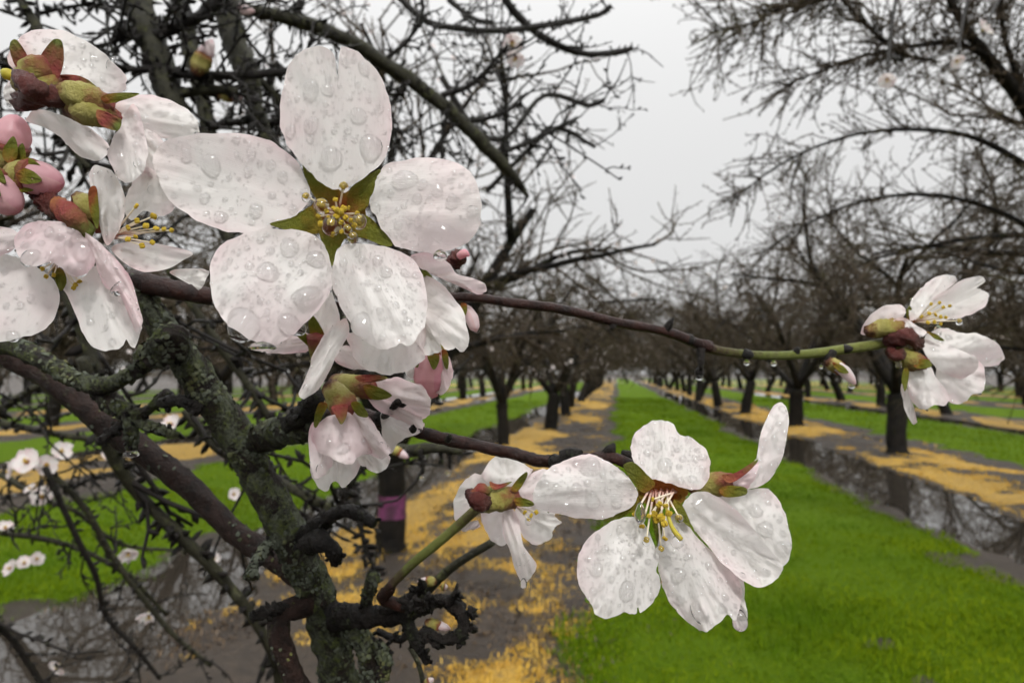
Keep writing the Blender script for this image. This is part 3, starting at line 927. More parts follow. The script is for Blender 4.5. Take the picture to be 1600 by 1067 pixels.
seed_n = [100]
def petal(parent, outline, base, d0, d1, cup=0.0, bow=0.0, mat='petal', big=(), small=40, mid=4, ruffle=0.0011, jag=1.7, power=1.0, name='petal', side=0.0, rings=9, per=5):
    seed_n[0] += 1
    sd = seed_n[0]
    r = np.random.default_rng(sd)
    S = Surf(outline, base, d0, d1, cup, bow, ruffle, sd, power, side)
    V, Q, T, U, o = petal_mesh(S, rings, per, jag, sd)
    po = obj(name, make_mesh(name, V, [Q, T], U), M[mat], parent)
    spots = []
    for b in big:
        x, y, rp = b[:3]
        asp = b[3] if len(b) > 3 else 1.0
        rot = b[4] if len(b) > 4 else 0.0
        m = MB(); m.add(*drop_arrays(S, (x, y), rp, 22, 6, r.uniform(0.55, 0.75), r, asp, rot))
        m.build('water_drop', M['water'], po)
        spots.append((x, y, rp * max(asp, 1 / asp)))
    lo, hi = S.out.min(0), S.out.max(0)
    sm = MB(); ns = tries = nm = 0
    want_mid = int(mid * 1.7)
    small = int(small * 2.0)
    while (ns < small or nm < want_mid) and tries < 4000:
        tries += 1
        p = lo + (hi - lo) * r.random(2)
        do_mid = nm < want_mid
        rp = r.uniform(4.6, 7.5) if do_mid else min(1.3 * (1 - r.random()) ** -0.55, 4.2)
        if not inside(p, o): continue
        if any((p[0] - q[0]) ** 2 + (p[1] - q[1]) ** 2 < (rp + q[2] + 0.5) ** 2 for q in spots): continue
        if do_mid:
            if not all(inside((p[0] + math.cos(a) * rp, p[1] + math.sin(a) * rp), o) for a in (0, 1.57, 3.14, 4.71)): continue
            m = MB(); m.add(*drop_arrays(S, p, rp, 16, 5, r.uniform(0.5, 0.72), r)); m.build('water_drop', M['water'], po)
            nm += 1
        else:
            sm.add(*drop_arrays(S, p, rp, 9, 3, r.uniform(0.55, 0.8), r)); ns += 1
        spots.append((p[0], p[1], rp))
    if ns:
        sm.build('small_drops', M['water'], po, 'stuff')
    return po

def sepal(parent, outline, base, d0, d1, mat='sepal_green', bow=0.0, cup=0.0):
    """a thicker pointed leaf: petal surface with its own thickness"""
    seed_n[0] += 1
    S = Surf(outline, base, d0, d1, cup, bow, 0.0003, seed_n[0])
    V, Q, T, U, o = petal_mesh(S, 6, 5, 0.5, seed_n[0])
    n = len(V)
    toc = (V - CAM); toc /= np.linalg.norm(toc, axis=1)[:, None]
    m = len(o); thick = 0.00045
    V2 = V + toc * thick
    rim = 5 * m
    j = np.arange(m); k = (j + 1) % m
    side = np.stack([rim + j, rim + k, n + rim + k, n + rim + j], -1)
    UV = np.stack([U[:, 1], np.clip(U[:, 0], 0, 1)], -1)
    return obj('sepal', make_mesh('sepal', np.vstack([V, V2]), [np.vstack([Q, Q[:, ::-1] + n, side]), np.vstack([T, T[:, ::-1] + n])], np.vstack([UV, UV])), M[mat], parent)

def ptube(parent, name, pts, rpx, mat, sides=14, lump=0.0, per=4, flat=1.0, lumpf=1.0, kind=None):
    """a tube through (px, py, depth) with radii in the photograph's pixels"""
    c = catmull(np.asarray(pts, float), per)
    rr = np.interp(np.linspace(0, 1, len(c)), np.linspace(0, 1, len(rpx)), rpx)
    w = np.array([P(*q) for q in c])
    m = MB(); m.tube(w, rr * c[:, 2] / F, sides, lump=lump, seed=int(pts[0][0] * 7 + pts[0][1]) % 9999, flat=flat, lumpf=lumpf)
    return m.build(name, M[mat], parent, kind)

def stamen(parent, a, b, d0, d1, rpx=1.3, ar=4.2, drop=0.0, bendpx=0):
    """filament from a to b with a two-lobed anther, sometimes a bead of rain round it"""
    mid = ((a[0] + b[0]) / 2 + bendpx, (a[1] + b[1]) / 2, d0 * 0.4 + d1 * 0.6)
    f = ptube(parent, 'stamen', [(a[0], a[1], d0), mid, (b[0], b[1], d1)], [rpx * 1.2, rpx, rpx * 0.8], 'filament', 7)
    c = P(b[0], b[1], d1)
    ar *= 0.86
    k = d1 / F
    r = np.random.default_rng(int(b[0] * 31 + b[1]))
    ax = unit(r.normal(0, 1, 3)); sd = unit(cross(ax, fwd + 0.1))
    m = MB()
    for s in (-1, 1):
        m.add(*ellipsoid(c + sd * s * ar * 0.42 * k, ax, (ar * 0.68 * k, ar * 1.05 * k), 10, 7))
    m.build('anther', M['anther'], f)
    if drop:
        m = MB(); m.add(*ellipsoid(c + DOWN * drop * 0.35 * k + fwd * 0.1 * drop * k, DOWN, (drop * k, drop * 1.1 * k), 16, 12))
        m.build('water_drop', M['water'], f)
    return f

def cup(parent, cx, cy, rx, ry, d, depth):
    """hollow centre of the blossom"""
    seg, rings = 20, 5
    V, U = [], []
    for k in range(rings + 1):
        f = 1 - k / rings
        for j in range(seg):
            a = j / seg * 6.2832
            V.append(P(cx + rx * f * math.cos(a), cy + ry * f * math.sin(a), d + depth * (1 - f * f)))
            U.append((j / seg, f))
    i = np.arange(rings)[:, None] * seg; j = np.arange(seg)[None]; k = (j + 1) % seg
    Q = np.stack([i + j, i + k, i + seg + k, i + seg + j], -1).reshape(-1, 4)
    return obj('calyx_cup', make_mesh('calyx_cup', V, [Q], U), M['cup'], parent)

# ------------------------------------------------------------------ the foreground tree: limbs, twigs and spurs close to the lens
ft = thing('almond_tree', 'lichen covered almond tree in the foreground whose wet branches carry the large blossoms', 'tree', None, (-1.75, 0.25, 0))
ft.matrix_basis = __import__('mathutils').Matrix.Translation((-1.75, 0.25, 0))
knobs, flakes = Cones(), MB()
rk = np.random.default_rng(3)
def fbranch(name, pts, rpx, mat, sides=16, lump=0.25, per=7, lumpf=1.0):
    o = ptube(ft, name, pts, rpx, mat, sides, lump, per, lumpf=lumpf)
    me = o.data
    n = len(me.vertices)
    co = np.empty(n * 3); no = np.empty(n * 3)
    me.vertices.foreach_get('co', co); me.vertices.foreach_get('normal', no)
    co, no = co.reshape(-1, 3), no.reshape(-1, 3)
    if name in ('spur', 'knot') and mat in ('bark_dark', 'bark_lichen'):
        for i in rk.integers(0, n, 14):                    # bud scars and short stubs
            d = unit(no[i] + rk.normal(0, 0.35, 3))
            knobs.add(co[i] - no[i] * 0.0003, d * rk.uniform(0.0006, 0.0019), rk.uniform(0.0003, 0.0007))
    if mat == 'bark_lichen' or (mat == 'bark_brown' and rk.random() < 2):
        cnt = int(n * (0.62 if mat == 'bark_lichen' else 0.10))
        for i in rk.integers(0, n, cnt):                   # crusts of lichen, thicker in colonies
            if vnoise(co[i][0] * 160 + 500, co[i][2] * 160 + 500 + co[i][1] * 90, 5) < 0.42: continue
            nn = unit(no[i] + rk.normal(0, 0.28, 3)); a = unit(cross(nn, rk.normal(0, 1, 3))); b = cross(nn, a)
            R = rk.uniform(0.00025, 0.0008)
            th = np.arange(6) / 6 * 6.283
            rr = R * rk.uniform(0.55, 1.3, 6)
            V = co[i] + np.outer(rr * np.cos(th), a) + np.outer(rr * np.sin(th), b) + nn * 0.00010
            V = np.vstack([V, co[i] + nn * (0.0001 + R * 0.4)])
            j = np.arange(6)
            flakes.add(V, None, np.stack([j, (j + 1) % 6, np.full(6, 6)], -1))
    o.matrix_parent_inverse = ft.matrix_basis.inverted()
    return o

# trunk and the scaffold that reaches towards the lens (beside and below the view)
m = MB(); m.tube(catmull([(-1.75, 0.25, -0.2), (-1.75, 0.25, 0), (-1.73, 0.25, 0.45), (-1.7, 0.27, 0.85)], 5), np.linspace(0.21, 0.14, 16), 16, lump=0.25, seed=4)
o = m.build('trunk', M['bark_lichen'], ft); o.matrix_parent_inverse = ft.matrix_basis.inverted()
b0 = P(545, 1150, 0.185)
m = MB(); m.tube(catmull([(-1.7, 0.27, 0.8), (-1.2, 0.25, 1.0), (-0.6, 0.2, 1.15), b0 + np.array([-0.08, 0, -0.08]), b0], 6), np.linspace(0.075, 0.0085, 25), 14, lump=0.25, seed=8)
o = m.build('limb', M['bark_lichen'], ft); o.matrix_parent_inverse = ft.matrix_basis.inverted()
for k, (top, rr) in enumerate((((190, -120), 0.03), ((330, -140), 0.03))):
    e = P(top[0], top[1], 0.62)
    m = MB(); m.tube(catmull([(-1.7, 0.27, 0.85), (-1.25, 0.35, 1.5), (-0.75, 0.5, 1.95), e], 6), np.linspace(0.06, 0.017, 19), 12, lump=0.25, seed=18 + k)
    o = m.build('limb', M['bark_lichen'], ft); o.matrix_parent_inverse = ft.matrix_basis.inverted()

D = 0.165
# the lichen limb rising from the bottom edge
fbranch('limb', [(545, 1150, .185), (530, 1060, .18), (505, 960, .175), (478, 890, .172), (452, 835, .17), (415, 765, .168), (375, 690, .166), (318, 605, .163), (262, 520, .16), (222, 465, .158), (206, 432, .157)],
        [27, 27, 27, 28, 28, 28, 27, 27, 26, 22, 18, 15], 'bark_lichen', 26, 0.28, 12, 1.5)
fbranch('branch', [(500, 940, .172), (446, 955, .168), (436, 990, .166), (452, 1040, .165), (475, 1090, .165)], [16, 17, 17, 17, 18], 'bark_brown', 18, 0.3, 9, 1.4)
fbranch('branch', [(540, 965, .172), (575, 1020, .172), (585, 1090, .172)], [16, 17, 19], 'bark_lichen', 18, 0.35, 9, 1.4)
# brown limb from the left edge
fbranch('limb', [(-60, 540, .20), (0, 553, .20), (55, 575, .20), (120, 622, .197), (180, 672, .195), (235, 712, .193), (300, 765, .19), (365, 830, .187), (430, 872, .182), (470, 905, .178)],
        [16, 18, 20, 21, 22, 19, 18, 18, 18, 16], 'bark_brown', 20, 0.2, 10, 1.4)
fbranch('branch', [(-40, 538, .185), (30, 545, .183), (80, 570, .18), (125, 596, .178), (165, 600, .176), (205, 585, .173), (240, 555, .168), (262, 530, .163)], [15, 15, 14, 13, 13, 12, 13, 14], 'bark_lichen', 14, 0.4, 8)
fbranch('spur', [(150, 600, .18), (175, 630, .178), (208, 648, .176), (232, 640, .174), (262, 615, .17)], [13.3, 14.8, 13.3, 7.4, 8.9], 'bark_lichen', 14, 0.55, 8)
fbranch('spur', [(200, 640, .176), (206, 675, .175), (205, 703, .175)], [13.3, 11.1, 7.4], 'bark_lichen', 14, 0.35)
fbranch('spur', [(205, 652, .176), (240, 668, .174), (278, 680, .172)], [10.4, 8.9, 4.4], 'bark_lichen', 12, 0.45)
fbranch('spur', [(200, 655, .176), (175, 675, .172), (155, 690, .168)], [8.9, 6.7, 7.4], 'bark_dark', 12, 0.35, lumpf=1.7)
fbranch('spur', [(255, 630, .165), (280, 625, .16), (310, 640, .158)], [9.6, 8.9, 10.4], 'bark_dark', 12, 0.5, lumpf=1.7)
fbranch('knot', [(225, 560, .155), (250, 545, .152), (272, 530, .152), (285, 560, .155)], [14.8, 22.2, 23.7, 14.8], 'bark_lichen', 18, 0.6, 8)
hang_drop(205, 702, .175, 12, ft, 13).matrix_parent_inverse = ft.matrix_basis.inverted()
# branch passing behind the big blossom to the blossom pair on the far right
fbranch('branch', [(190, 438, .158), (215, 440, .157), (270, 452, .156), (330, 463, .155), (440, 475, .152), (580, 470, .150), (715, 464, .148), (790, 472, .150), (880, 484, .153), (960, 503, .156), (1040, 518, .160), (1085, 535, .163), (1110, 543, .164)],
        [16, 17, 15, 14, 12, 10, 7, 7.5, 8, 7.5, 7.5, 8, 10], 'bark_twig', 14, 0.22, 8, 1.6)
fbranch('twig', [(1105, 542, .164), (1130, 549, .165), (1190, 555, .166), (1250, 554, .168), (1310, 547, .170), (1370, 538, .172), (1410, 530, .172)], [8, 7, 6.5, 7, 7.5, 8, 8], 'green_twig', 12, 0.10, 7)
for (x, y, dx, dy, d, a) in ((1040, 517, 12, -20, .16, 7), (1095, 545, 0, 34, .163, 7), (1075, 530, 8, 5, .163, 10), (1165, 553, 12, 3, .165, 9), (1242, 553, 6, -10, .168, 7), (1320, 545, 12, 0, .17, 8), (1300, 552, -8, 14, .169, 9), (960, 507, -6, 8, .156, 6)):
    fbranch('bud', [(x, y, d), (x + dx * .6, y + dy * .6, d - .001), (x + dx, y + dy, d - .001)], [a, a * 0.75, a * 0.35], 'bark_dark', 10, 0.3, 4)
fbranch('bud', [(1095, 575, .163), (1093, 582, .163), (1091, 590, .163)], [6, 9, 4], 'bark_dark', 10, 0.3, 4)
for (x, y, d, rp) in ((1093, 581, .163, 6.5), (1167, 561, .165, 5), (1209, 562, .166, 5), (1283, 570, .169, 3)):
    hang_drop(x, y, d, rp, ft).matrix_parent_inverse = ft.matrix_basis.inverted()
# branch to the lower right blossom
fbranch('branch', [(372, 702, .178), (410, 682, .164), (455, 668, .153), (492, 658, .147), (520, 654, .146)], [12, 22, 24, 22, 14], 'bark_lichen', 18, 0.5, 9, 1.4)
fbranch('branch', [(480, 660, .149), (520, 652, .145), (560, 650, .142), (620, 663, .139), (680, 682, .137), (740, 695, .136), (800, 708, .135), (850, 720, .134), (900, 718, .132), (960, 716, .129), (1000, 735, .125)],
        [13, 15, 14, 11, 10, 9.5, 9.5, 10, 10, 9, 8], 'bark_twig', 14, 0.3, 8, 1.5)
fbranch('spur', [(450, 665, .15), (480, 640, .142), (492, 618, .136)], [14.8, 17.8, 14.8], 'bark_dark', 14, 0.5, lumpf=1.7)
fbranch('spur', [(590, 660, .14), (605, 645, .134), (622, 628, .128)], [6.7, 5.9, 5.9], 'bark_dark', 12, 0.3, lumpf=1.7)
for (x, y, dx, dy, a) in ((880, 715, 30, -10, 13), (945, 715, 15, -22, 12), (985, 720, -12, -16, 12), (870, 722, -12, -4, 13), (940, 728, 18, 2, 13), (700, 688, 4, -10, 6), (645, 672, 4, -12, 6)):
    fbranch('bud', [(x, y, .131), (x + dx * .6, y + dy * .6, .13), (x + dx, y + dy, .13)], [a, a * 0.8, a * 0.25], 'bark_dark', 10, 0.35, 4)
# spurs lower right
fbranch('branch', [(520, 965, .172), (570, 962, .168), (620, 962, .165), (660, 950, .16), (690, 938, .156), (715, 950, .152), (725, 975, .15), (712, 995, .15), (690, 998, .15), (660, 985, .153)], [20, 16, 13, 11, 9, 12, 8, 11, 7, 8], 'bark_dark', 18, 0.6, 14, 1.5)
for (x, y, x2, y2) in ((700, 940, 714, 922), (722, 962, 738, 956), (716, 990, 724, 1004), (690, 998, 682, 1012), (668, 990, 660, 1004), (655, 952, 648, 934), (676, 944, 672, 930), (726, 978, 738, 984), (640, 956, 632, 938)):
    fbranch('spur', [(x, y, .152), ((x + x2) / 2 + 2, (y + y2) / 2, .151), (x2, y2, .150)], [8, 6, 4], 'bark_dark', 10, 0.4, 5, lumpf=1.6)
fbranch('spur', [(635, 965, .163), (648, 1000, .16), (668, 1036, .157)], [10.4, 9.6, 5.2], 'bark_dark', 12, 0.45, lumpf=1.7)
fbranch('spur', [(600, 955, .166), (640, 935, .16), (660, 915, .156), (655, 905, .154)], [10.4, 9.6, 6.7, 2.2], 'bark_dark', 12, 0.4, lumpf=1.7)
fbranch('spur', [(570, 955, .17), (575, 930, .166), (583, 902, .162)], [7.4, 8.9, 11.1], 'bark_lichen', 14, 0.3)
fbranch('spur', [(640, 950, .158), (600, 935, .155), (612, 915, .152)], [9, 11, 8], 'bark_twig', 12, 0.4)
fbranch('twig', [(608, 917, .152), (645, 880, .149), (690, 843, .146), (745, 795, .142)], [7, 7.5, 7.5, 8], 'green_twig', 12, 0.1)
fbranch('twig', [(640, 960, .18), (680, 910, .176), (715, 880, .173), (770, 846, .17)], [6, 7, 7, 6], 'bark_olive', 10, 0.15)
fbranch('spur', [(470, 840, .168), (505, 815, .163), (535, 798, .16), (560, 802, .158), (585, 818, .156)], [13.3, 11.1, 9.6, 9.6, 8.1], 'bark_dark', 14, 0.55, 8, lumpf=1.7)
fbranch('knot', [(480, 850, .165), (500, 845, .16), (520, 860, .16), (525, 880, .162)], [16.3, 16.3, 13.3, 7.4], 'bark_dark', 14, 0.6, 8, lumpf=1.7)
fbranch('spur', [(432, 845, .168), (410, 862, .163), (396, 885, .158), (393, 902, .156)], [11.8, 8.1, 5.9, 10.4], 'bark_lichen', 14, 0.35)
fbranch('spur', [(445, 950, .167), (415, 955, .162), (392, 965, .16)], [8.9, 9.6, 8.9], 'bark_dark', 12, 0.55, lumpf=1.7)
fbranch('spur', [(570, 1005, .175), (600, 1020, .17), (600, 1060, .168)], [10.4, 11.8, 7.4], 'bark_lichen', 12, 0.6)
fbranch('spur', [(590, 985, .175), (625, 1000, .172), (640, 985, .17)], [5.2, 5.2, 4.4], 'bark_dark', 10, 0.4, lumpf=1.7)
fbranch('twig', [(640, 1010, .19), (655, 1040, .188), (665, 1090, .186)], [4, 4, 4], 'bark_olive', 8, 0.1)
# far spurs under the bell-shaped blossom
fbranch('twig', [(560, 690, .32), (620, 705, .31), (680, 700, .30), (720, 705, .30)], [10, 12, 9, 7], 'bark_olive', 10, 0.4)
for (x, y) in ((660, 740), (703, 732), (690, 725), (637, 725)):
    fbranch('spur', [(x - 3, 703, .30), (x, (703 + y) / 2, .30), (x, y, .30)], [4.4, 3.0, 3.0], 'bark_dark', 8, 0.3, lumpf=1.7)
for x, y in ((659, 742), (701, 735)):
    hang_drop(x, y, .30, 4, ft).matrix_parent_inverse = ft.matrix_basis.inverted()

# branches farther off in the lower left (about 0.35 to 1 m away)
far_br = [
    ([(130, 560, .34), (165, 690, .36), (215, 770, .38), (275, 830, .39), (335, 890, .40), (385, 950, .41), (425, 1020, .42), (440, 1090, .43)], [13, 13, 13, 13, 12, 11, 10, 9], 'bark_olive'),
    ([(100, 440, .36), (130, 520, .36), (155, 600, .36)], [15, 14, 12], 'bark_olive'),
    ([(290, 640, .45), (340, 700, .45), (400, 730, .45), (460, 765, .44), (530, 800, .43)], [11, 10, 10, 10, 9], 'bark_olive'),
    ([(250, 400, .40), (330, 520, .41), (400, 620, .42), (440, 690, .43)], [9, 9, 8, 8], 'bark_olive'),
    ([(60, 720, .8), (130, 790, .82), (170, 860, .84), (220, 930, .86), (270, 990, .88), (330, 1040, .9)], [6, 7, 7, 6, 5, 4], 'bark_olive'),
    ([(70, 730, .75), (120, 840, .78), (150, 900, .8), (165, 960, .82), (210, 1010, .84), (250, 1060, .86)], [7, 6, 6, 5, 5, 4], 'bark_dark'),
    ([(-20, 830, .8), (60, 840, .82), (130, 860, .84), (200, 900, .86), (260, 960, .9)], [6, 6, 5, 5, 4], 'bark_olive'),
    ([(-20, 960, .7), (20, 1000, .72), (60, 1060, .74), (80, 1090, .75)], [7, 7, 6, 6], 'bark_dark'),
    ([(0, 740, .9), (70, 780, .9), (120, 800, .9), (190, 850, .95), (290, 860, 1.0)], [7, 6, 5, 4, 3], 'bark_olive'),
    ([(0, 660, .8), (100, 680, .8), (190, 690, .8)], [7, 7, 6], 'bark_olive'),
    ([(-10, 650, .6), (30, 620, .6), (65, 600, .6)], [8, 8, 7], 'bark_olive'),
    ([(100, 770, .9), (150, 745, .9), (210, 735, .9)], [4, 4, 3], 'bark_dark'),
    ([(550, 740, .5), (560, 800, .5), (570, 850, .5), (590, 900, .5)], [6, 6, 5, 5], 'bark_dark'),
    ([(530, 800, .43), (545, 760, .43), (590, 700, .43)], [7, 6, 6], 'bark_dark'),
]
for pts, rp, mt in far_br:
    fbranch('branch', pts, [q * 0.75 for q in rp], mt, 10, 0.22, 6)
# overhead limbs and shoots in the upper left (about 0.5 to 1 m away)
top_br = [
    ([(185, -120, .60), (215, 0, .58), (240, 70, .57), (262, 140, .56), (285, 195, .55), (320, 260, .54), (350, 350, .52), (365, 400, .52)], [27, 27, 26, 25, 22, 20, 13, 9], 'bark_olive'),
    ([(330, -140, .62), (350, -20, .60), (365, 60, .59), (385, 110, .58), (400, 170, .58), (440, 260, .57)], [24, 23, 22, 20, 15, 10], 'bark_olive'),
    ([(260, -60, .7), (285, 20, .69), (305, 110, .68), (325, 200, .67), (335, 300, .66)], [17, 16, 15, 14, 11], 'bark_olive'),
    ([(385, 110, .58), (430, 150, .60), (470, 220, .62), (500, 300, .64)], [9, 8, 8, 7], 'bark_olive'),
    ([(230, 60, .57), (270, 45, .56), (330, 15, .55), (360, -30, .54)], [12, 11, 10, 10], 'bark_dark'),
    ([(255, 112, .56), (310, 118, .55), (380, 118, .55), (450, 112, .55), (520, 108, .56)], [9, 9, 8, 7, 5], 'bark_dark'),
    ([(270, 150, .56), (320, 140, .55), (370, 142, .54)], [9, 9, 6], 'bark_olive'),
    ([(325, 200, .6), (380, 190, .6), (440, 192, .6), (520, 195, .6)], [8, 7, 6, 5], 'bark_dark'),
    ([(240, 55, .57), (205, 58, .56), (180, 50, .555)], [8, 6, 9], 'bark_dark'),
    ([(262, 100, .56), (215, 110, .55), (170, 100, .54)], [9, 6, 4], 'bark_dark'),
    # the long arching shoot above the big blossom
    ([(325, 5, .75), (400, 18, .78), (480, 38, .80), (550, 68, .83), (620, 112, .86), (680, 155, .88), (730, 200, .9), (775, 245, .92), (805, 280, .94), (825, 308, .95)], [10, 12, 13, 13, 14, 13, 12, 13, 8, 4], 'bark_olive'),
    ([(20, -30, .5), (38, 10, .5), (65, 60, .5), (100, 180, .5), (140, 260, .5)], [7, 8, 9, 7, 5], 'bark_olive'),
    ([(50, 25, .7), (90, 15, .7), (140, 8, .7), (190, 12, .7)], [4, 4, 3, 3], 'bark_dark'),
    ([(0, 95, .6), (20, 105, .6), (40, 130, .6)], [6, 6, 5], 'bark_olive'),
    ([(90, 200, .45), (115, 235, .45), (140, 262, .45)], [6, 6, 6], 'bark_olive'),
    ([(470, 0, .8), (462, 20, .8), (468, 38, .8)], [6, 6, 6], 'bark_dark'),
    ([(690, 150, .9), (740, 130, .9), (790, 75, .9)], [6, 5, 3], 'bark_dark'),
    ([(735, 190, .92), (780, 180, .92), (815, 160, .92)], [5, 4, 3], 'bark_dark'),
    ([(770, 245, .93), (830, 220, .95), (880, 195, .97)], [5, 4, 3], 'bark_dark'),
    ([(600, 95, .85), (640, 60, .85), (660, 20, .85), (655, -20, .85)], [5, 4, 4, 4], 'bark_dark'),
    ([(640, 125, .86), (610, 170, .86), (620, 220, .86)], [4, 4, 3], 'bark_dark'),
    ([(700, 170, .88), (690, 230, .88), (700, 280, .88)], [4, 4, 3], 'bark_dark'),
]
# shoots from overhead against the sky
hi_br = [
    ([(770, -60, 1.1), (790, 0, 1.1), (830, 45, 1.12), (870, 70, 1.14), (920, 85, 1.16), (975, 80, 1.18), (988, 75, 1.18)], [7, 7, 6, 6, 5, 5, 4], 'bark_dark'),
    ([(600, -30, 1.0), (660, 30, 1.0), (720, 45, 1.02), (780, 48, 1.05), (850, 40, 1.1), (930, 25, 1.15), (955, 10, 1.15)], [6, 5, 5, 5, 5, 4, 4], 'bark_dark'),
    ([(700, 0, 1.2), (740, 30, 1.2), (770, 35, 1.2)], [4, 4, 3], 'bark_dark'),
    ([(690, 120, 1.1), (740, 200, 1.1), (790, 215, 1.1), (850, 150, 1.15), (920, 165, 1.2), (945, 155, 1.2)], [5, 5, 4, 4, 4, 3], 'bark_dark'),
    ([(760, 300, 1.3), (830, 230, 1.3), (870, 200, 1.3), (930, 230, 1.3)], [4, 4, 4, 3], 'bark_dark'),
]
clutter, cl_sp = MB(), Cones()
rc = np.random.default_rng(77)
def side_shoots(pts, rp, n, lo, hi):
    c = catmull(np.asarray(pts, float), 6)
    w = np.array([P(*q) for q in c])
    for k in range(n):
        t = rc.random() * (len(w) - 1); i = int(t)
        p = w[i] + (w[i + 1] - w[i]) * (t - i)
        d = off_dir(rc, unit(w[i + 1] - w[i]), rc.uniform(0.5, 1.3))
        L = rc.uniform(lo, hi)
        q = bend(rc, p, d, L, 4, 0.22, 0.03)
        rad = rc.uniform(0.0007, 0.0013)
        clutter.tube(q, np.linspace(rad * 1.3, rad * 0.8, 5), 5)
        for e in range(int(L / 0.011)):
            i2 = rc.integers(0, 4)
            pp = q[i2] + (q[i2 + 1] - q[i2]) * rc.random()
            dd = off_dir(rc, unit(q[i2 + 1] - q[i2]), rc.uniform(0.6, 1.4))
            cl_sp.add(pp, dd * rc.uniform(0.003, 0.010), rad * rc.uniform(0.8, 1.6))
            if rc.random() < 0.16:
                s2 = bend(rc, pp, dd, rc.uniform(0.2, 0.5) * L, 3, 0.25, 0.02)
                clutter.tube(s2, np.linspace(rad, rad * 0.6, 4), 4)
                for g in range(3):
                    cl_sp.add(s2[rc.integers(1, 4)], off_dir(rc, dd, 0.9) * rc.uniform(0.003, 0.009), rad * 1.2)
    for k in range(int(len(w) * 1.6)):
        t = rc.random() * (len(w) - 1); i = int(t)
        rr = 0.5 * float(np.interp(t / (len(w) - 1), np.linspace(0, 1, len(rp)), rp)) * c[i][2] / F
        p = w[i] + (w[i + 1] - w[i]) * (t - i)
        d = off_dir(rc, unit(w[i + 1] - w[i]), rc.uniform(1.1, 1.6))
        cl_sp.add(p, d * (rr * 2 + rc.uniform(0.003, 0.008)), rc.uniform(0.001, 0.0022))
for pts, rp, mt in top_br:
    fbranch('branch', pts, [q * 0.85 for q in rp], mt, 10, 0.4, 8, 1.5)
    side_shoots(pts, rp, 8 if pts[0][2] < 0.74 else 11, 0.02, 0.13)
for pts, rp, mt in hi_br:
    fbranch('branch', pts, rp, mt, 7, 0.3, 6)
    side_shoots(pts, rp, 9, 0.03, 0.13)
for pts, rp, mt in far_br:
    side_shoots(pts, rp, 4 if pts[0][2] < .7 else 7, 0.03, 0.12)
m = MB(); m.add(*knobs.arrays())
o = m.build('spur_buds', M['bark_dark'], ft, 'stuff'); o.matrix_parent_inverse = ft.matrix_basis.inverted()
o = flakes.build('lichen', M['lichen'], ft, 'stuff'); o.matrix_parent_inverse = ft.matrix_basis.inverted()
clutter.add(*cl_sp.arrays())
o = clutter.build('twigs', M['bark_dark'], ft, 'stuff'); o.matrix_parent_inverse = ft.matrix_basis.inverted()

# ------------------------------------------------------------------ blossoms close to the lens
G = 'blossoms close to the camera'
def blossom(label, at, d, name='almond_blossom', cat='blossom', group=G):
    o = thing(name, label, cat, group)
    return o
# --- the big one
d = 0.110
A = blossom('largest white blossom, facing the camera with a star of green sepals and rain drops', (527, 335), d)
C0 = (527, 335)
petal(A, [(500, 285), (525, 296), (552, 288), (585, 266), (606, 238), (613, 192), (606, 150), (587, 110), (560, 82), (540, 73), (531, 80), (527, 118), (521, 84), (497, 72), (470, 82), (448, 110), (440, 150), (438, 190), (448, 225), (468, 252), (484, 268)],
      C0, d, d - .004, cup=.004, big=[(487, 138, 15), (512, 140, 10), (538, 97, 8), (568, 107, 11), (487, 195, 13), (560, 180, 13), (518, 246, 18), (578, 230, 21), (455, 205, 11), (593, 172, 9), (485, 217, 7)], small=95, mid=9)
petal(A, [(485, 300), (482, 316), (462, 336), (432, 352), (408, 362), (380, 365), (340, 358), (300, 340), (265, 312), (246, 278), (240, 248), (255, 222), (290, 212), (340, 208), (390, 210), (430, 225), (462, 252), (478, 278)],
      C0, d, d + .004, cup=-.003, big=[(330, 258, 17), (291, 242, 11), (393, 237, 8), (423, 257, 8), (442, 275, 9), (388, 268, 8), (400, 329, 12), (458, 328, 9), (345, 340, 12), (425, 305, 7), (320, 310, 9)], small=80, mid=9)
petal(A, [(577, 315), (583, 298), (590, 275), (605, 258), (650, 248), (700, 250), (735, 268), (748, 300), (752, 335), (744, 365), (720, 385), (692, 394), (665, 396), (640, 392), (618, 384), (600, 362), (586, 338)],
      C0, d + .0008, d - .003, cup=.004, big=[(632, 282, 20), (660, 288, 9), (683, 297, 11), (652, 310, 9), (707, 315, 12), (739, 330, 11), (587, 325, 9), (655, 347, 9), (695, 366, 26, 1.25, -0.5), (665, 388, 7), (622, 352, 7), (720, 290, 6)], small=85, mid=8)
petal(A, [(440, 358), (478, 362), (503, 378), (515, 405), (520, 435), (511, 465), (490, 492), (460, 520), (425, 541), (395, 532), (360, 510), (337, 482), (328, 445), (330, 410), (345, 385), (375, 368), (410, 356)],
      C0, d - .0008, d - .008, cup=.004, big=[(452, 387, 16), (494, 405, 15), (418, 425, 17), (480, 460, 19, 1.4, 0.1), (380, 507, 27, 1.0), (455, 508, 20, 1.2, -0.4), (390, 415, 8), (422, 392, 8), (505, 443, 6)], small=95, mid=10)
petal(A, [(530, 387), (555, 380), (600, 385), (640, 400), (660, 430), (667, 470), (662, 510), (640, 540), (625, 537), (605, 546), (580, 538), (562, 525), (545, 500), (528, 470), (518, 440), (521, 410)],
      C0, d - .0012, d - .006, cup=.005, big=[(590, 407, 9), (603, 425, 10), (633, 427, 8), (619, 477, 6), (637, 502, 8), (598, 527, 7), (566, 508, 20, 1.0), (527, 465, 6), (558, 395, 7)], small=110, mid=8)
sd = d + .0022
sepal(A, [(478, 240), (500, 262), (516, 287), (530, 302), (522, 332), (495, 312), (480, 285), (473, 260)], C0, sd, sd - .002)
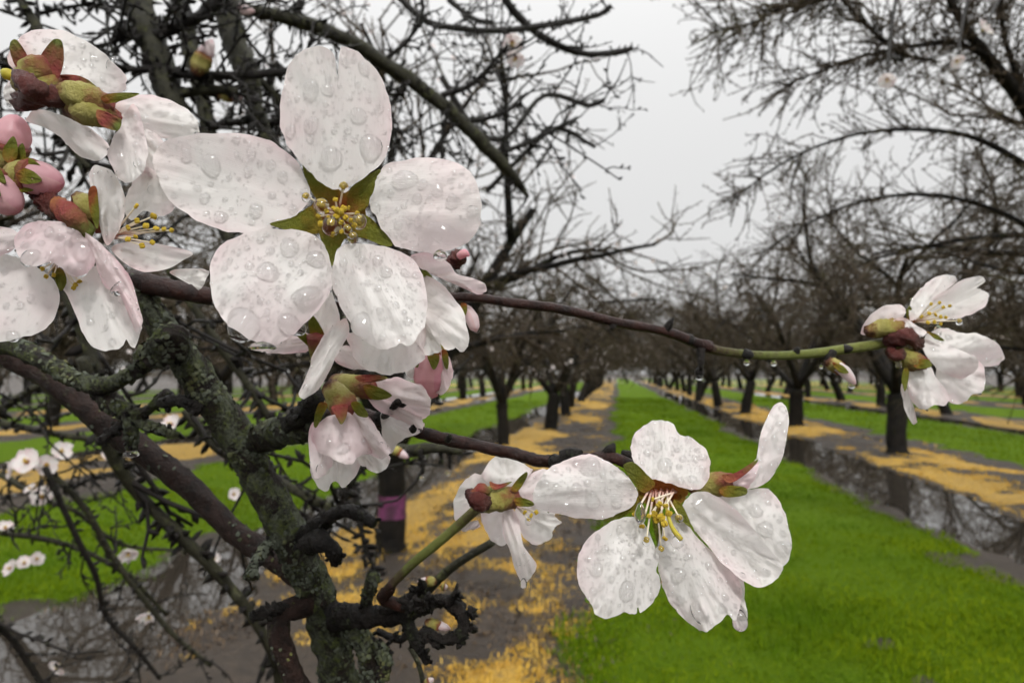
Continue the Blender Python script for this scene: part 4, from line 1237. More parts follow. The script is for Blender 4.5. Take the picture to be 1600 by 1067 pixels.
sepal(A, [(545, 298), (567, 280), (593, 265), (592, 285), (580, 306), (572, 326), (545, 332)], C0, sd, sd - .002)
sepal(A, [(558, 338), (575, 338), (592, 354), (614, 381), (600, 385), (575, 374), (548, 366)], C0, sd, sd - .002)
sepal(A, [(500, 358), (541, 360), (532, 386), (519, 416), (508, 392)], C0, sd, sd - .002)
sepal(A, [(502, 322), (502, 360), (480, 366), (450, 360), (421, 350), (455, 340), (482, 324)], C0, sd, sd - .002)
cup(A, 528, 335, 44, 40, sd + .0006, .004)
for (x, y, dr, ar) in ((537, 290, 8, 6), (478, 306, 7, 5), (502, 318, 12, 7), (530, 331, 0, 9), (561, 342, 12, 5.5), (502, 350, 0, 6), (517, 348, 15, 6), (520, 366, 0, 5.5), (543, 356, 8, 6), (551, 368, 9, 5.5), (558, 334, 0, 4.5), (533, 348, 0, 5), (513, 340, 0, 4), (545, 325, 0, 4), (524, 312, 0, 4.5), (540, 340, 0, 5), (526, 338, 0, 6), (537, 326, 0, 6), (522, 326, 0, 5), (549, 345, 0, 5), (510, 330, 0, 4.5), (534, 362, 0, 4.5), (554, 352, 0, 5), (497, 338, 0, 4.5)):
    stamen(A, (528 + (x - 528) * 0.25, 335 + (y - 335) * 0.25), (x, y), d + .003, d - .0025, 1.6, ar, dr)
m = MB(); m.add(*revolve_drop(P(410, 534, d - .009), DOWN, 20 * d / F, 14 * d / F)); m.build('water_drop', M['water'], A)
m = MB(); m.add(*revolve_drop(P(688, 390, d - .003), DOWN, 11 * d / F, 18 * d / F)); m.build('water_drop', M['water'], A)

# --- blossom right behind it
d = .118
B = blossom('white blossom half hidden behind the lower edge of the largest one', (600, 480), d)
c = (610, 440)
petal(B, [(545, 520), (600, 530), (664, 500), (666, 535), (662, 560), (640, 577), (610, 585), (580, 580), (558, 565), (548, 545)], c, d, d - .003, cup=.002, small=50, mid=4, big=[(600, 560, 9)])
petal(B, [(650, 430), (685, 440), (710, 465), (728, 500), (733, 535), (722, 550), (712, 544), (700, 548), (690, 540), (675, 520), (660, 495), (655, 455)], c, d, d - .004, cup=.002, small=30, mid=2)
petal(B, [(640, 400), (670, 395), (700, 410), (715, 428), (740, 435), (758, 445), (757, 458), (745, 460), (725, 445), (700, 435), (670, 425), (650, 415)], c, d, d + .004, cup=.002, small=15, mid=1, mat='petal_pink')
petal(B, [(640, 500), (665, 480), (680, 520), (690, 545), (670, 555), (655, 545)], c, d + .001, d - .001, small=10, mid=1)
sepal(B, [(655, 425), (665, 422), (676, 434), (672, 438)], c, d, d - .001)
# --- drooping one to its lower left
E2 = blossom('drooping white blossom with one long hanging petal below the largest blossom', (500, 540), .12)
c = (497, 530); d = .118
petal(E2, [(540, 497), (546, 520), (532, 545), (515, 580), (497, 608), (478, 622), (466, 616), (478, 590), (487, 560), (502, 530), (522, 508)], (540, 500), d - .004, d - .006, cup=.003, small=30, mid=3)
petal(E2, [(415, 550), (430, 535), (450, 525), (478, 520), (488, 535), (480, 548), (450, 553)], c, d + .002, d + .004, small=10, mid=1, mat='petal_pink')
petal(E2, [(512, 445), (527, 480), (531, 510), (518, 528), (500, 522), (484, 508), (494, 480)], c, d + .002, d + .003, small=14, mid=1)
petal(E2, [(525, 545), (545, 540), (560, 555), (585, 575), (565, 578), (535, 572), (520, 560)], c, d + .003, d + .004, small=8, mid=1, mat='petal_pink')
ptube(E2, 'calyx', [(503, 590, .124), (498, 565, .121), (495, 545, .119), (494, 525, .118)], [8, 10, 13, 15], 'calyx')
sepal(E2, [(482, 500), (488, 492), (498, 505), (507, 525), (495, 540), (485, 525)], c, d + .0005, d - .001)
sepal(E2, [(462, 522), (470, 516), (488, 532), (492, 548), (476, 536)], c, d + .001, d - .001)
# --- pink bud and half-open blossoms underneath
K1 = blossom('deep pink closed bud with green sepals hanging below the largest blossom', 0, 0, 'almond_bud', 'flower bud')
d = .135
ptube(K1, 'petals', [(680, 545, d), (678, 556, d), (676, 575, d), (675, 595, d), (677, 612, d), (682, 618, d)], [12, 22, 28, 28, 18, 5], 'petal_bud', 20, 0.12, 5)
petal(K1, [(688, 545), (703, 560), (708, 585), (700, 608), (690, 617), (680, 612), (692, 590), (694, 565)], (685, 548), d - .003, d - .003, cup=.003, small=8, mid=1, mat='petal_pink')
petal(K1, [(635, 560), (650, 552), (660, 565), (656, 590), (645, 592), (632, 580)], (655, 555), d - .001, d - .001, cup=.002, small=8, mid=0)
sepal(K1, [(668, 552), (684, 550), (686, 565), (678, 578), (671, 566)], (678, 548), d - .0035, d - .0040)
sepal(K1, [(690, 548), (700, 552), (700, 575), (694, 572)], (690, 548), d - .0033, d - .0035)
sepal(K1, [(645, 556), (655, 552), (654, 572), (648, 572)], (652, 552), d - .003, d - .003)
ptube(K1, 'calyx', [(684, 530, d + .001), (682, 540, d), (680, 550, d)], [10, 15, 20], 'calyx')

K2 = blossom('half-open pale pink blossom hanging like a bell, heavy drops on its petals', 0, 0, 'almond_blossom')
d = .124; c = (538, 635)
petal(K2, [(487, 700), (505, 695), (560, 708), (563, 730), (546, 755), (535, 762), (526, 752), (518, 754), (511, 768), (496, 758), (486, 735)], c, d + .003, d + .003, cup=.003, small=12, mid=1)
petal(K2, [(556, 700), (607, 712), (602, 732), (588, 739), (570, 730), (558, 720)], c, d + .003, d + .002, cup=.003, small=8, mid=0)
petal(K2, [(556, 642), (575, 650), (598, 685), (610, 702), (600, 716), (580, 712), (566, 690), (550, 662)], c, d - .002, d - .003, cup=.006, small=18, mid=2, mat='petal_pink', big=[(598, 697, 9), (572, 668, 5)])
petal(K2, [(512, 652), (538, 644), (556, 655), (570, 685), (582, 706), (562, 713), (546, 726), (522, 716), (497, 704), (487, 682), (494, 664)], c, d - .003, d - .006, cup=.007, small=24, mid=2, mat='petal_pink', big=[(537, 701, 11), (514, 690, 6)])
petal(K2, [(483, 668), (498, 660), (503, 690), (520, 718), (512, 735), (494, 748), (485, 720)], c, d - .001, d - .003, cup=.004, small=10, mid=1, mat='petal_pink', big=[(505, 733, 12, 1.15, 0.2)])
ptube(K2, 'calyx', [(515, 604, d + .001), (525, 615, d), (535, 630, d - .001), (541, 645, d - .002)], [15, 19, 22, 21], 'calyx', 18, 0.18, 7, lumpf=1.7)
sepal(K2, [(518, 635), (542, 632), (541, 652), (533, 663), (526, 652)], (532, 620), d - .0055, d - .0065, 'sepal_red')
sepal(K2, [(498, 630), (512, 632), (504, 650), (494, 668), (490, 660)], (510, 620), d - .004, d - .004)
sepal(K2, [(548, 630), (560, 628), (575, 645), (572, 652), (558, 648)], (545, 620), d - .0045, d - .005)

K3 = blossom('half-open pink blossom lying sideways behind the dark spur above the bell-shaped one', 0, 0, 'almond_blossom')
d = .132; c = (565, 605)
petal(K3, [(598, 640), (640, 650), (662, 662), (655, 676), (640, 682), (622, 692), (612, 708), (602, 700), (597, 675)], c, d + .004, d + .003, cup=.003, small=8, mid=1)
petal(K3, [(570, 612), (600, 610), (630, 630), (655, 645), (660, 668), (640, 664), (615, 652), (590, 640)], c, d - .001, d - .003, cup=.004, small=12, mid=1, mat='petal_pink')
petal(K3, [(568, 598), (590, 593), (622, 590), (650, 600), (660, 604), (672, 622), (673, 640), (662, 655), (640, 650), (610, 632), (585, 618)], c, d - .002, d - .004, cup=.005, small=20, mid=2, mat='petal_pink', big=[(655, 606, 7)])
ptube(K3, 'calyx', [(522, 596, d + .002), (540, 600, d), (562, 604, d - .001), (585, 608, d - .002)], [11, 17, 18, 16], 'calyx', 18, 0.18, 7, lumpf=1.7)
sepal(K3, [(568, 602), (590, 604), (612, 617), (600, 624), (578, 622)], (560, 608), d - .006, d - .007)
sepal(K3, [(555, 588), (585, 585), (606, 590), (590, 596), (565, 597)], (550, 594), d - .005, d - .005, 'sepal_red')
K4 = blossom('small pink flower bud just right of the largest blossom above the long twig', 0, 0, 'almond_bud', 'flower bud')
ptube(K4, 'petals', [(722, 478, .15), (730, 485, .15), (737, 498, .15), (742, 512, .15), (744, 518, .15)], [4, 9, 11, 8, 2], 'petal_pink', 14, 0.1)
sepal(K4, [(720, 474), (730, 476), (728, 492), (722, 488)], (724, 474), .148, .148)
K5 = blossom('small dark bud cluster with a pink tip right beside the largest blossom', 0, 0, 'almond_bud', 'flower bud')
ptube(K5, 'bud_scales', [(705, 412, .15), (716, 402, .149), (724, 395, .148)], [12, 14, 6], 'bud_scale', 18, 0.60, 7, lumpf=1.7)
ptube(K5, 'petals', [(718, 400, .147), (726, 396, .146), (733, 400, .146)], [6, 7, 2], 'petal_bud', 10, 0.1)

# --- lower right blossom
d = .118
Bq = blossom('white blossom with hanging yellow stamens at the end of the branch over the grass', 0, 0)
c = (1035, 768)
petal(Bq, [(1002, 748), (990, 722), (986, 700), (991, 680), (1010, 662), (1035, 656), (1053, 664), (1062, 680), (1085, 686), (1104, 705), (1110, 730), (1104, 755), (1085, 766), (1065, 761), (1040, 753), (1020, 749)], (1040, 765), d - .001, d + .006, cup=.002, power=1.0,
      big=[(1039, 727, 13), (1027, 698, 10), (1058, 703, 5), (1075, 687, 6), (1086, 717, 7), (1098, 714, 7), (1082, 748, 7), (1013, 692, 5), (1054, 742, 5)], small=80, mid=7)
petal(Bq, [(997, 770), (986, 750), (965, 730), (940, 716), (915, 710), (880, 720), (855, 735), (838, 760), (834, 785), (858, 800), (900, 808), (940, 810), (968, 802), (990, 788)], c, d, d - .003, cup=.003,
      big=[(923, 729, 16), (884, 790, 11), (901, 762, 9), (942, 742, 6), (926, 782, 14), (963, 783, 12), (967, 757, 5), (868, 760, 6)], small=75, mid=6)
petal(Bq, [(985, 808), (1005, 815), (1020, 845), (1030, 872), (1026, 890), (1031, 912), (1020, 940), (1002, 958), (997, 948), (993, 958), (975, 957), (950, 966), (930, 960), (926, 945), (910, 925), (901, 895), (906, 865), (925, 835), (955, 815)], c, d - .001, d - .008, cup=.003,
      big=[(979, 923, 16), (932, 890, 12), (945, 858, 7), (920, 937, 6), (955, 905, 6), (990, 870, 6)], small=90, mid=8)
petal(Bq, [(1040, 808), (1068, 800), (1082, 830), (1112, 860), (1142, 886), (1156, 912), (1160, 935), (1148, 968), (1137, 960), (1122, 974), (1105, 986), (1085, 980), (1060, 956), (1042, 932), (1031, 905), (1028, 870), (1030, 835)], c, d - .0015, d - .007, cup=.004, mat='petal',
      big=[(1060, 898, 12), (1095, 956, 20), (1130, 950, 8), (1075, 870, 7)], small=100, mid=8)
petal(Bq, [(1068, 785), (1090, 768), (1120, 775), (1160, 805), (1196, 850), (1221, 882), (1216, 902), (1190, 918), (1160, 906), (1130, 880), (1100, 846), (1078, 815)], c, d - .002, d - .005, cup=-.003,
      big=[(1093, 788, 11), (1121, 806, 8), (1100, 828, 7)], small=120, mid=4)
petal(Bq, [(1140, 882), (1160, 900), (1164, 935), (1168, 962), (1160, 984), (1150, 975), (1147, 950), (1148, 915)], c, d, d - .004, small=12, mid=0, big=[(1158, 967, 9)])
sd = d + .001
sepal(Bq, [(974, 726), (990, 722), (1010, 740), (1024, 757), (1006, 770), (990, 754), (980, 740)], c, sd, sd - .003)
sepal(Bq, [(943, 813), (970, 808), (1000, 792), (1010, 776), (996, 774), (975, 790)], c, sd, sd - .001)
sepal(Bq, [(1054, 780), (1068, 792), (1080, 823), (1064, 812), (1052, 795)], c, sd - .0035, sd - .005)
sepal(Bq, [(1018, 795), (1036, 800), (1031, 852), (1024, 838)], c, sd - .003, sd - .004)
cup(Bq, 1036, 768, 40, 26, d + .0004, .004)
for k, (x, y, dr, ar) in enumerate(((992, 803, 0, 5), (1003, 822, 0, 5), (1010, 843, 7, 4.5), (1033, 857, 8, 4.5), (1039, 841, 0, 5), (1030, 788, 0, 6), (1022, 803, 0, 6), (1033, 808, 0, 7), (1061, 808, 7, 5), (1045, 802, 0, 6), (1014, 806, 0, 4), (1038, 818, 0, 6), (1026, 812, 0, 6), (1040, 790, 0, 5), (1020, 780, 0, 4))):
    stamen(Bq, (1015 + k * 3, 764 + (k % 3) * 2), (x, y), d + .002, d - .005 - (k % 3) * .0006, 1.6, ar, dr)
ptube(Bq, 'pistil', [(1040, 775, d + .001), (1043, 800, d - .004), (1050, 823, d - .006), (1064, 843, d - .007)], [2, 3, 3.5, 4.5], 'pistil', 10)
hang_drop(1058, 836, d - .007, 10, Bq)
hang_drop(1000, 785, d - .006, 9, Bq, 34)
hang_drop(1156, 952, d - .005, 12, Bq, 34)

I = blossom('white blossom with an upright petal and red calyx, behind the one over the grass', 0, 0)
d = .121; c = (1140, 753)
petal(I, [(1110, 790), (1130, 772), (1160, 765), (1195, 763), (1216, 780), (1230, 815), (1237, 855), (1227, 882), (1200, 890), (1170, 860), (1140, 825)], c, d + .002, d - .001, cup=.003,
      big=[(1196, 826, 13), (1181, 797, 11), (1169, 776, 5), (1224, 856, 13), (1214, 790, 4), (1163, 800, 7)], small=45, mid=5)
petal(I, [(1148, 752), (1165, 735), (1180, 722), (1185, 690), (1195, 660), (1211, 632), (1225, 630), (1232, 655), (1228, 690), (1222, 718), (1206, 745), (1186, 760), (1165, 764)], c, d - .001, d + .006, cup=.004,
      big=[(1206, 728, 12), (1222, 640, 7), (1210, 685, 7), (1225, 675, 6)], small=70, mid=8)
petal(I, [(1140, 745), (1160, 735), (1185, 722), (1180, 745), (1168, 762), (1152, 764)], c, d - .002, d - .002, cup=.002, small=6, mid=0, mat='petal_pink')
ptube(I, 'calyx', [(1082, 760, d + .003), (1102, 758, d + .001), (1122, 756, d), (1145, 754, d - .001)], [12, 17, 19, 16], 'calyx', 18, 0.22, 7, lumpf=1.7)
sepal(I, [(1128, 742), (1150, 738), (1182, 718), (1180, 726), (1155, 748), (1138, 754)], (1130, 750), d - .004, d - .003, 'sepal_red')
sepal(I, [(1125, 762), (1145, 758), (1165, 762), (1166, 772), (1145, 777), (1128, 774)], (1120, 766), d - .004, d - .004)

# --- blossom seen from behind on the green twig
Hb = blossom('white blossom seen from behind at the tip of the green twig', 0, 0)
d = .140; c = (785, 778)
petal(Hb, [(755, 748), (760, 726), (776, 712), (800, 712), (824, 728), (832, 736), (812, 756), (785, 764)], c, d + .001, d + .004, cup=.003, small=10, mid=0)
petal(Hb, [(768, 752), (755, 740), (732, 745), (716, 764), (709, 792), (716, 820), (735, 812), (752, 790)], c, d + .002, d + .006, cup=.003, small=16, mid=2)
petal(Hb, [(718, 824), (738, 814), (750, 822), (738, 828), (724, 830)], c, d + .004, d + .006, small=3, mid=0)
petal(Hb, [(752, 802), (772, 790), (792, 800), (797, 830), (788, 853), (770, 846), (757, 826)], c, d + .002, d + .005, cup=.003, small=8, mid=1)
petal(Hb, [(805, 790), (840, 784), (868, 798), (866, 806), (878, 816), (866, 824), (862, 838), (852, 846), (835, 852), (815, 832)], c, d + .002, d + .001, cup=.003, small=16, mid=2)
petal(Hb, [(785, 802), (800, 795), (811, 812), (815, 840), (826, 868), (838, 880), (832, 898), (818, 912), (806, 892), (797, 862), (786, 832)], c, d, d - .003, cup=.004, small=16, mid=1)
petal(Hb, [(808, 760), (832, 738), (855, 735), (850, 770), (828, 787)], c, d + .003, d + .006, cup=.002, small=5, mid=0, mat='petal_pink')
ptube(Hb, 'calyx', [(742, 786, d - .002), (760, 782, d - .003), (782, 778, d - .002), (803, 778, d)], [12, 19, 21, 16], 'calyx', 18, 0.30, 7, lumpf=1.7)
ptube(Hb, 'bud_scales', [(730, 768, d - .004), (745, 778, d - .006), (758, 790, d - .005)], [5, 16, 13], 'bud_scale', 18, 0.60, 7, lumpf=1.7)
ptube(Hb, 'bud_scales', [(738, 772, d - .006), (752, 764, d - .006), (764, 768, d - .005)], [6, 9, 6], 'sepal_red', 18, 0.45, 7, lumpf=1.7)
sepal(Hb, [(798, 764), (812, 745), (824, 737), (822, 748), (808, 768)], (798, 770), d - .003, d - .001)
sepal(Hb, [(804, 778), (820, 778), (834, 785), (830, 791), (808, 790)], (798, 780), d - .004, d - .004)
sepal(Hb, [(765, 752), (778, 756), (800, 752), (785, 762), (770, 764)], (770, 765), d - .005, d - .003, 'sepal_red')
for (x, y, dr, ar) in ((820, 800, 0, 4), (830, 805, 0, 4), (838, 800, 0, 4), (826, 812, 6, 3)):
    stamen(Hb, (806, 790), (x, y), d - .001, d - .003, 1.2, ar, dr)
hang_drop(818, 903, d - .003, 6, Hb, 16)

# --- pair of blossoms on the far right
Cb = blossom('upper white blossom with yellow stamens at the far end of the long twig', 0, 0)
d = .172; c = (1428, 505)
petal(Cb, [(1422, 500), (1424, 472), (1442, 446), (1466, 431), (1488, 430), (1494, 440), (1470, 460), (1448, 478), (1434, 496)], c, d - .001, d + .004, cup=.003, small=14, mid=1, big=[(1487, 436, 8, 1.3, -0.2)])
petal(Cb, [(1430, 502), (1446, 476), (1480, 452), (1508, 436), (1534, 432), (1539, 440), (1526, 450), (1533, 452), (1545, 460), (1540, 476), (1520, 490), (1490, 499), (1458, 502)], c, d + .003, d + .001, cup=-.004, small=18, mid=2)
petal(Cb, [(1344, 518), (1360, 492), (1385, 478), (1408, 477), (1416, 488), (1408, 498), (1396, 505), (1380, 515), (1360, 524)], (1400, 515), d, d - .002, cup=.004, small=6, mid=0, mat='petal_pink')
petal(Cb, [(1396, 500), (1412, 496), (1430, 508), (1448, 518), (1440, 527), (1424, 526), (1408, 514)], (1410, 505), d - .003, d - .005, cup=.003, small=5, mid=0)
sepal(Cb, [(1418, 500), (1416, 486), (1422, 478), (1428, 494), (1428, 508)], c, d + .001, d)
sepal(Cb, [(1448, 518), (1462, 522), (1476, 532), (1462, 530)], (1446, 516), d - .003, d - .004)
ptube(Cb, 'calyx', [(1352, 518, d), (1372, 514, d - .001), (1395, 512, d - .002), (1416, 508, d)], [10, 14, 14, 10], 'calyx', 18, 0.38, 7, lumpf=1.7)
for (x, y, dr, ar) in ((1455, 475, 0, 3), (1468, 473, 0, 3), (1474, 480, 0, 3), (1452, 490, 0, 3.5), (1462, 492, 0, 3.5), (1470, 495, 0, 3.5), (1478, 496, 0, 3), (1460, 503, 0, 3.5), (1450, 504, 0, 3.5), (1470, 506, 0, 3), (1499, 501, 5, 3), (1440, 495, 0, 3.5), (1484, 478, 0, 3)):
    stamen(Cb, (1429, 503), (x, y), d + .002, d - .003, 1.0, ar, dr)
Cc = blossom('lower white blossom at the far end of the long twig, petals crowded and dripping', 0, 0)
c = (1432, 562); d = .172
petal(Cc, [(1445, 525), (1472, 513), (1500, 520), (1522, 520), (1545, 528), (1562, 542), (1569, 560), (1556, 570), (1532, 572), (1505, 564), (1475, 555), (1452, 545)], c, d - .001, d - .002, cup=.009, small=30, mid=4, big=[(1465, 517, 8), (1525, 530, 7), (1560, 560, 6)])
petal(Cc, [(1465, 570), (1490, 550), (1530, 565), (1540, 588), (1536, 612), (1516, 618), (1508, 628), (1490, 630), (1474, 618), (1462, 595)], c, d, d - .002, cup=.003, small=16, mid=2)
petal(Cc, [(1440, 530), (1462, 535), (1492, 545), (1528, 562), (1524, 580), (1500, 592), (1475, 582), (1450, 560)], c, d - .002, d - .006, cup=.004, small=12, mid=1)
petal(Cc, [(1420, 577), (1448, 570), (1464, 590), (1482, 618), (1476, 634), (1460, 632), (1446, 641), (1428, 630), (1416, 602)], c, d - .002, d - .007, cup=.004, small=28, mid=3)
petal(Cc, [(1410, 598), (1418, 612), (1428, 645), (1433, 658), (1426, 663), (1415, 642), (1408, 612)], c, d, d - .003, cup=.002, small=4, mid=0)
ptube(Cc, 'calyx', [(1398, 545, d), (1410, 556, d - .002), (1425, 564, d - .003), (1442, 568, d - .002)], [10, 15, 16, 12], 'calyx', 18, 0.38, 7, lumpf=1.7)
ptube(Cc, 'bud_scales', [(1385, 535, d - .001), (1400, 528, d - .003), (1420, 528, d - .004), (1438, 540, d - .003)], [8, 13, 13, 8], 'bud_scale', 18, 0.60, 7, lumpf=1.7)
ptube(Cc, 'bud_scales', [(1390, 545, d - .002), (1400, 555, d - .004), (1412, 550, d - .004)], [8, 11, 6], 'bud_scale', 18, 0.60, 7, lumpf=1.7)
sepal(Cc, [(1412, 576), (1420, 578), (1419, 596), (1414, 612), (1409, 596)], c, d - .004, d - .005)
sepal(Cc, [(1432, 562), (1450, 562), (1456, 572), (1440, 576), (1428, 572)], c, d - .005, d - .006)
hang_drop(1404, 562, d - .004, 5, Cc, 14)
Cs = blossom('small closed pink-tipped bud hanging under the long green twig', 0, 0, 'almond_bud', 'flower bud')
d = .168
ptube(Cs, 'calyx', [(1292, 562, d), (1303, 570, d), (1314, 578, d)], [8, 11, 10], 'calyx', 18, 0.30, 7, lumpf=1.7)
ptube(Cs, 'petals', [(1308, 572, d - .001), (1320, 581, d - .001), (1330, 592, d - .001), (1335, 600, d - .001)], [8, 9, 7, 3], 'petal_pink', 12, 0.1)
sepal(Cs, [(1300, 566), (1315, 570), (1326, 582), (1312, 582)], (1300, 568), d - .0025, d - .0028)
hang_drop(1331, 597, d - .001, 5, Cs)

# --- upper left group
Db = blossom('white blossom seen from behind with red sepals in the top left corner', 0, 0)
d = .118; c = (75, 130)
petal(Db, [(12, 90), (32, 57), (70, 46), (110, 52), (150, 75), (180, 100), (197, 122), (194, 142), (172, 147), (140, 142), (110, 135), (60, 125), (25, 110)], c, d + .001, d + .005, cup=.003, big=[(175, 98, 9, 1.5, 0.9), (147, 92, 6), (130, 94, 5), (128, 70, 6), (160, 125, 5)], small=60, mid=4)
petal(Db, [(5, 150), (18, 125), (32, 145), (34, 170), (18, 168)], c, d + .003, d + .005, small=6, mid=0)
petal(Db, [(40, 188), (58, 172), (90, 178), (130, 195), (160, 215), (172, 235), (152, 252), (122, 242), (95, 215), (70, 200)], (60, 160), d + .002, d + .003, cup=.003, big=[(67, 182, 6, 1.5, 0.2), (140, 240, 8)], small=14, mid=2)
sepal(Db, [(15, 70), (25, 62), (40, 82), (50, 108), (32, 112), (20, 95)], (60, 125), d - .002, d - .004, 'sepal_red')
sepal(Db, [(52, 112), (68, 80), (84, 62), (97, 66), (100, 90), (96, 112), (86, 128), (65, 130)], (65, 130), d - .004, d - .005, 'sepal_red')
sepal(Db, [(92, 118), (120, 118), (142, 128), (152, 140), (125, 142), (98, 134)], (85, 130), d - .003, d - .001, 'sepal_red')
ptube(Db, 'calyx', [(35, 140, d), (42, 125, d - .003), (58, 112, d - .004), (80, 105, d - .003)], [12, 22, 24, 16], 'calyx', 18, 0.33, 7, lumpf=1.7)
ptube(Db, 'calyx', [(55, 155, d - .003), (75, 135, d - .004), (88, 122, d - .003)], [14, 16, 10], 'calyx', 18, 0.33, 7, lumpf=1.7)
ptube(Db, 'bud_scales', [(22, 112, d - .006), (38, 128, d - .008), (55, 140, d - .008), (72, 150, d - .005)], [4, 15, 18, 10], 'bud_scale', 18, 0.60, 7, lumpf=1.7)
ptube(Db, 'bud_scales', [(28, 160, d - .003), (55, 152, d - .006), (85, 152, d - .006), (110, 160, d - .004)], [12, 18, 16, 12], 'bud_scale', 18, 0.60, 7, lumpf=1.7)
ptube(Db, 'bud', [(5, 112, d), (12, 116, d), (20, 122, d)], [6, 10, 6], 'pistil', 10, 0.3)

Eb = blossom('white blossom turned sideways, yellow stamens pointing towards the largest blossom', 0, 0)
d = .116; c = (180, 175)
petal(Eb, [(160, 180), (185, 160), (215, 148), (245, 150), (282, 164), (305, 184), (311, 206), (290, 216), (250, 216), (215, 205), (185, 196)], c, d + .001, d + .003, cup=.003, big=[(252, 178, 9, 1.6, 0.2), (285, 200, 6)], small=45, mid=3)
petal(Eb, [(183, 205), (204, 165), (216, 172), (226, 205), (231, 240), (222, 270), (200, 286), (180, 272), (168, 240)], c, d - .003, d - .005, cup=.003, big=[(218, 255, 10), (190, 245, 8)], small=40, mid=3)
petal(Eb, [(225, 205), (250, 215), (262, 240), (258, 268), (240, 280), (222, 268)], c, d, d, cup=.002, small=20, mid=2)
petal(Eb, [(205, 290), (215, 270), (238, 264), (262, 292), (274, 322), (255, 338), (225, 330), (205, 345), (192, 320)], (190, 350), d + .003, d, cup=.002, small=20, mid=2)
petal(Eb, [(140, 275), (152, 258), (176, 268), (188, 290), (196, 312), (192, 345), (182, 368), (166, 384), (154, 345), (145, 310)], (170, 380), d - .002, d - .005, cup=.004, big=[(180, 330, 8, 1.3, 1.2), (172, 290, 7, 1.4, 1.1)], small=30, mid=3)
petal(Eb, [(174, 388), (200, 378), (240, 380), (300, 394), (284, 408), (262, 420), (226, 425), (196, 412)], (175, 385), d, d - .002, cup=-.003, small=8, mid=0, jag=0.3)
petal(Eb, [(264, 424), (300, 420), (326, 424), (320, 440), (311, 452), (302, 446), (290, 440)], (270, 420), d, d, small=6, mid=0)
ptube(Eb, 'calyx', [(95, 145, d - .002), (118, 148, d - .004), (142, 158, d - .004), (172, 172, d - .002)], [13, 20, 22, 18], 'calyx', 18, 0.33, 7, lumpf=1.7)
ptube(Eb, 'calyx', [(110, 170, d - .001), (135, 175, d - .004), (160, 180, d - .003), (185, 188, d - .001)], [14, 20, 18, 12], 'calyx', 18, 0.33, 7, lumpf=1.7)
sepal(Eb, [(158, 152), (175, 146), (216, 146), (205, 153), (180, 160), (165, 162)], (155, 158), d - .005, d - .006)
sepal(Eb, [(152, 172), (172, 178), (190, 188), (184, 204), (165, 200), (152, 190)], (150, 176), d - .006, d - .006, 'sepal_red')
for k, (x, y, dr, ar) in enumerate(((213, 322, 0, 5), (240, 338, 0, 6), (214, 345, 0, 5), (228, 353, 0, 5.5), (244, 357, 0, 5), (268, 360, 0, 4), (200, 356, 0, 5), (222, 384, 0, 5), (238, 379, 0, 4.5), (200, 374, 0, 5), (212, 370, 0, 4), (256, 358, 0, 4))):
    stamen(Eb, (180, 362 + k), (x, y), d, d - .004, 1.4, ar, dr)

Fb = blossom('pinkish white blossom hanging face down at the left edge, big drops on its back', 0, 0)
d = .116; c = (130, 350)
petal(Fb, [(-30, 395), (20, 400), (60, 418), (88, 442), (93, 475), (80, 505), (60, 520), (30, 528), (-10, 534), (-40, 500)], c, d + .002, d - .002, cup=.003, big=[(10, 478, 6), (75, 475, 7), (70, 455, 5), (20, 525, 10)], small=25, mid=4)
petal(Fb, [(92, 440), (110, 425), (150, 415), (172, 440), (198, 462), (212, 490), (221, 512), (212, 541), (203, 540), (199, 531), (186, 545), (160, 547), (138, 536), (125, 510), (110, 470)], c, d + .001, d - .003, cup=.003, big=[(137, 480, 7), (176, 492, 6), (165, 512, 6), (120, 472, 5), (175, 535, 7)], small=20, mid=4)
petal(Fb, [(130, 362), (160, 383), (186, 410), (206, 440), (218, 480), (223, 505), (212, 518), (203, 472), (190, 455), (166, 452), (152, 420), (146, 395)], c, d - .004, d - .006, cup=.003, mat='petal_pink', big=[(186, 452, 13, 1.35, 0.6), (178, 425, 8), (190, 470, 6)], small=45, mid=3)
petal(Fb, [(22, 372), (42, 350), (65, 345), (95, 347), (130, 363), (152, 386), (147, 415), (128, 428), (110, 431), (96, 418), (76, 411), (52, 416), (30, 402)], c, d - .004, d - .007, cup=.004, mat='petal_pink', big=[(127, 392, 15), (122, 420, 16, 1.2, 0.1), (49, 403, 17, 1.15, 0.2), (47, 366, 9), (78, 363, 9), (64, 380, 6), (94, 385, 7), (38, 383, 7), (78, 395, 6)], small=50, mid=3)
petal(Fb, [(-30, 358), (10, 356), (28, 366), (32, 380), (12, 396), (-20, 400)], c, d - .002, d - .003, cup=.002, mat='petal_pink', small=8, mid=1)
sepal(Fb, [(82, 414), (100, 424), (104, 442), (95, 455), (86, 438)], (92, 405), d, d - .001)
for (x, y) in ((66, 420), (72, 432), (84, 430), (118, 445), (124, 440), (115, 450)):
    stamen(Fb, (92, 405), (x, y), d, d - .001, 1.2, 4)
ptube(Fb, 'calyx', [(90, 318, d - .001), (105, 330, d - .003), (120, 345, d - .004), (140, 366, d - .003)], [12, 17, 17, 12], 'sepal_red', 18, 0.38, 7, lumpf=1.7)
ptube(Fb, 'calyx', [(120, 310, d), (133, 318, d - .002), (146, 335, d - .002), (155, 360, d)], [10, 15, 14, 8], 'calyx', 18, 0.38, 7, lumpf=1.7)
sepal(Fb, [(138, 300), (150, 292), (155, 330), (152, 358), (142, 335)], (140, 320), d - .004, d - .004)
ptube(Fb, 'bud_scales', [(60, 300, d + .002), (80, 320, d), (95, 338, d - .001)], [14, 18, 12], 'bud_scale', 18, 0.60, 7, lumpf=1.7)

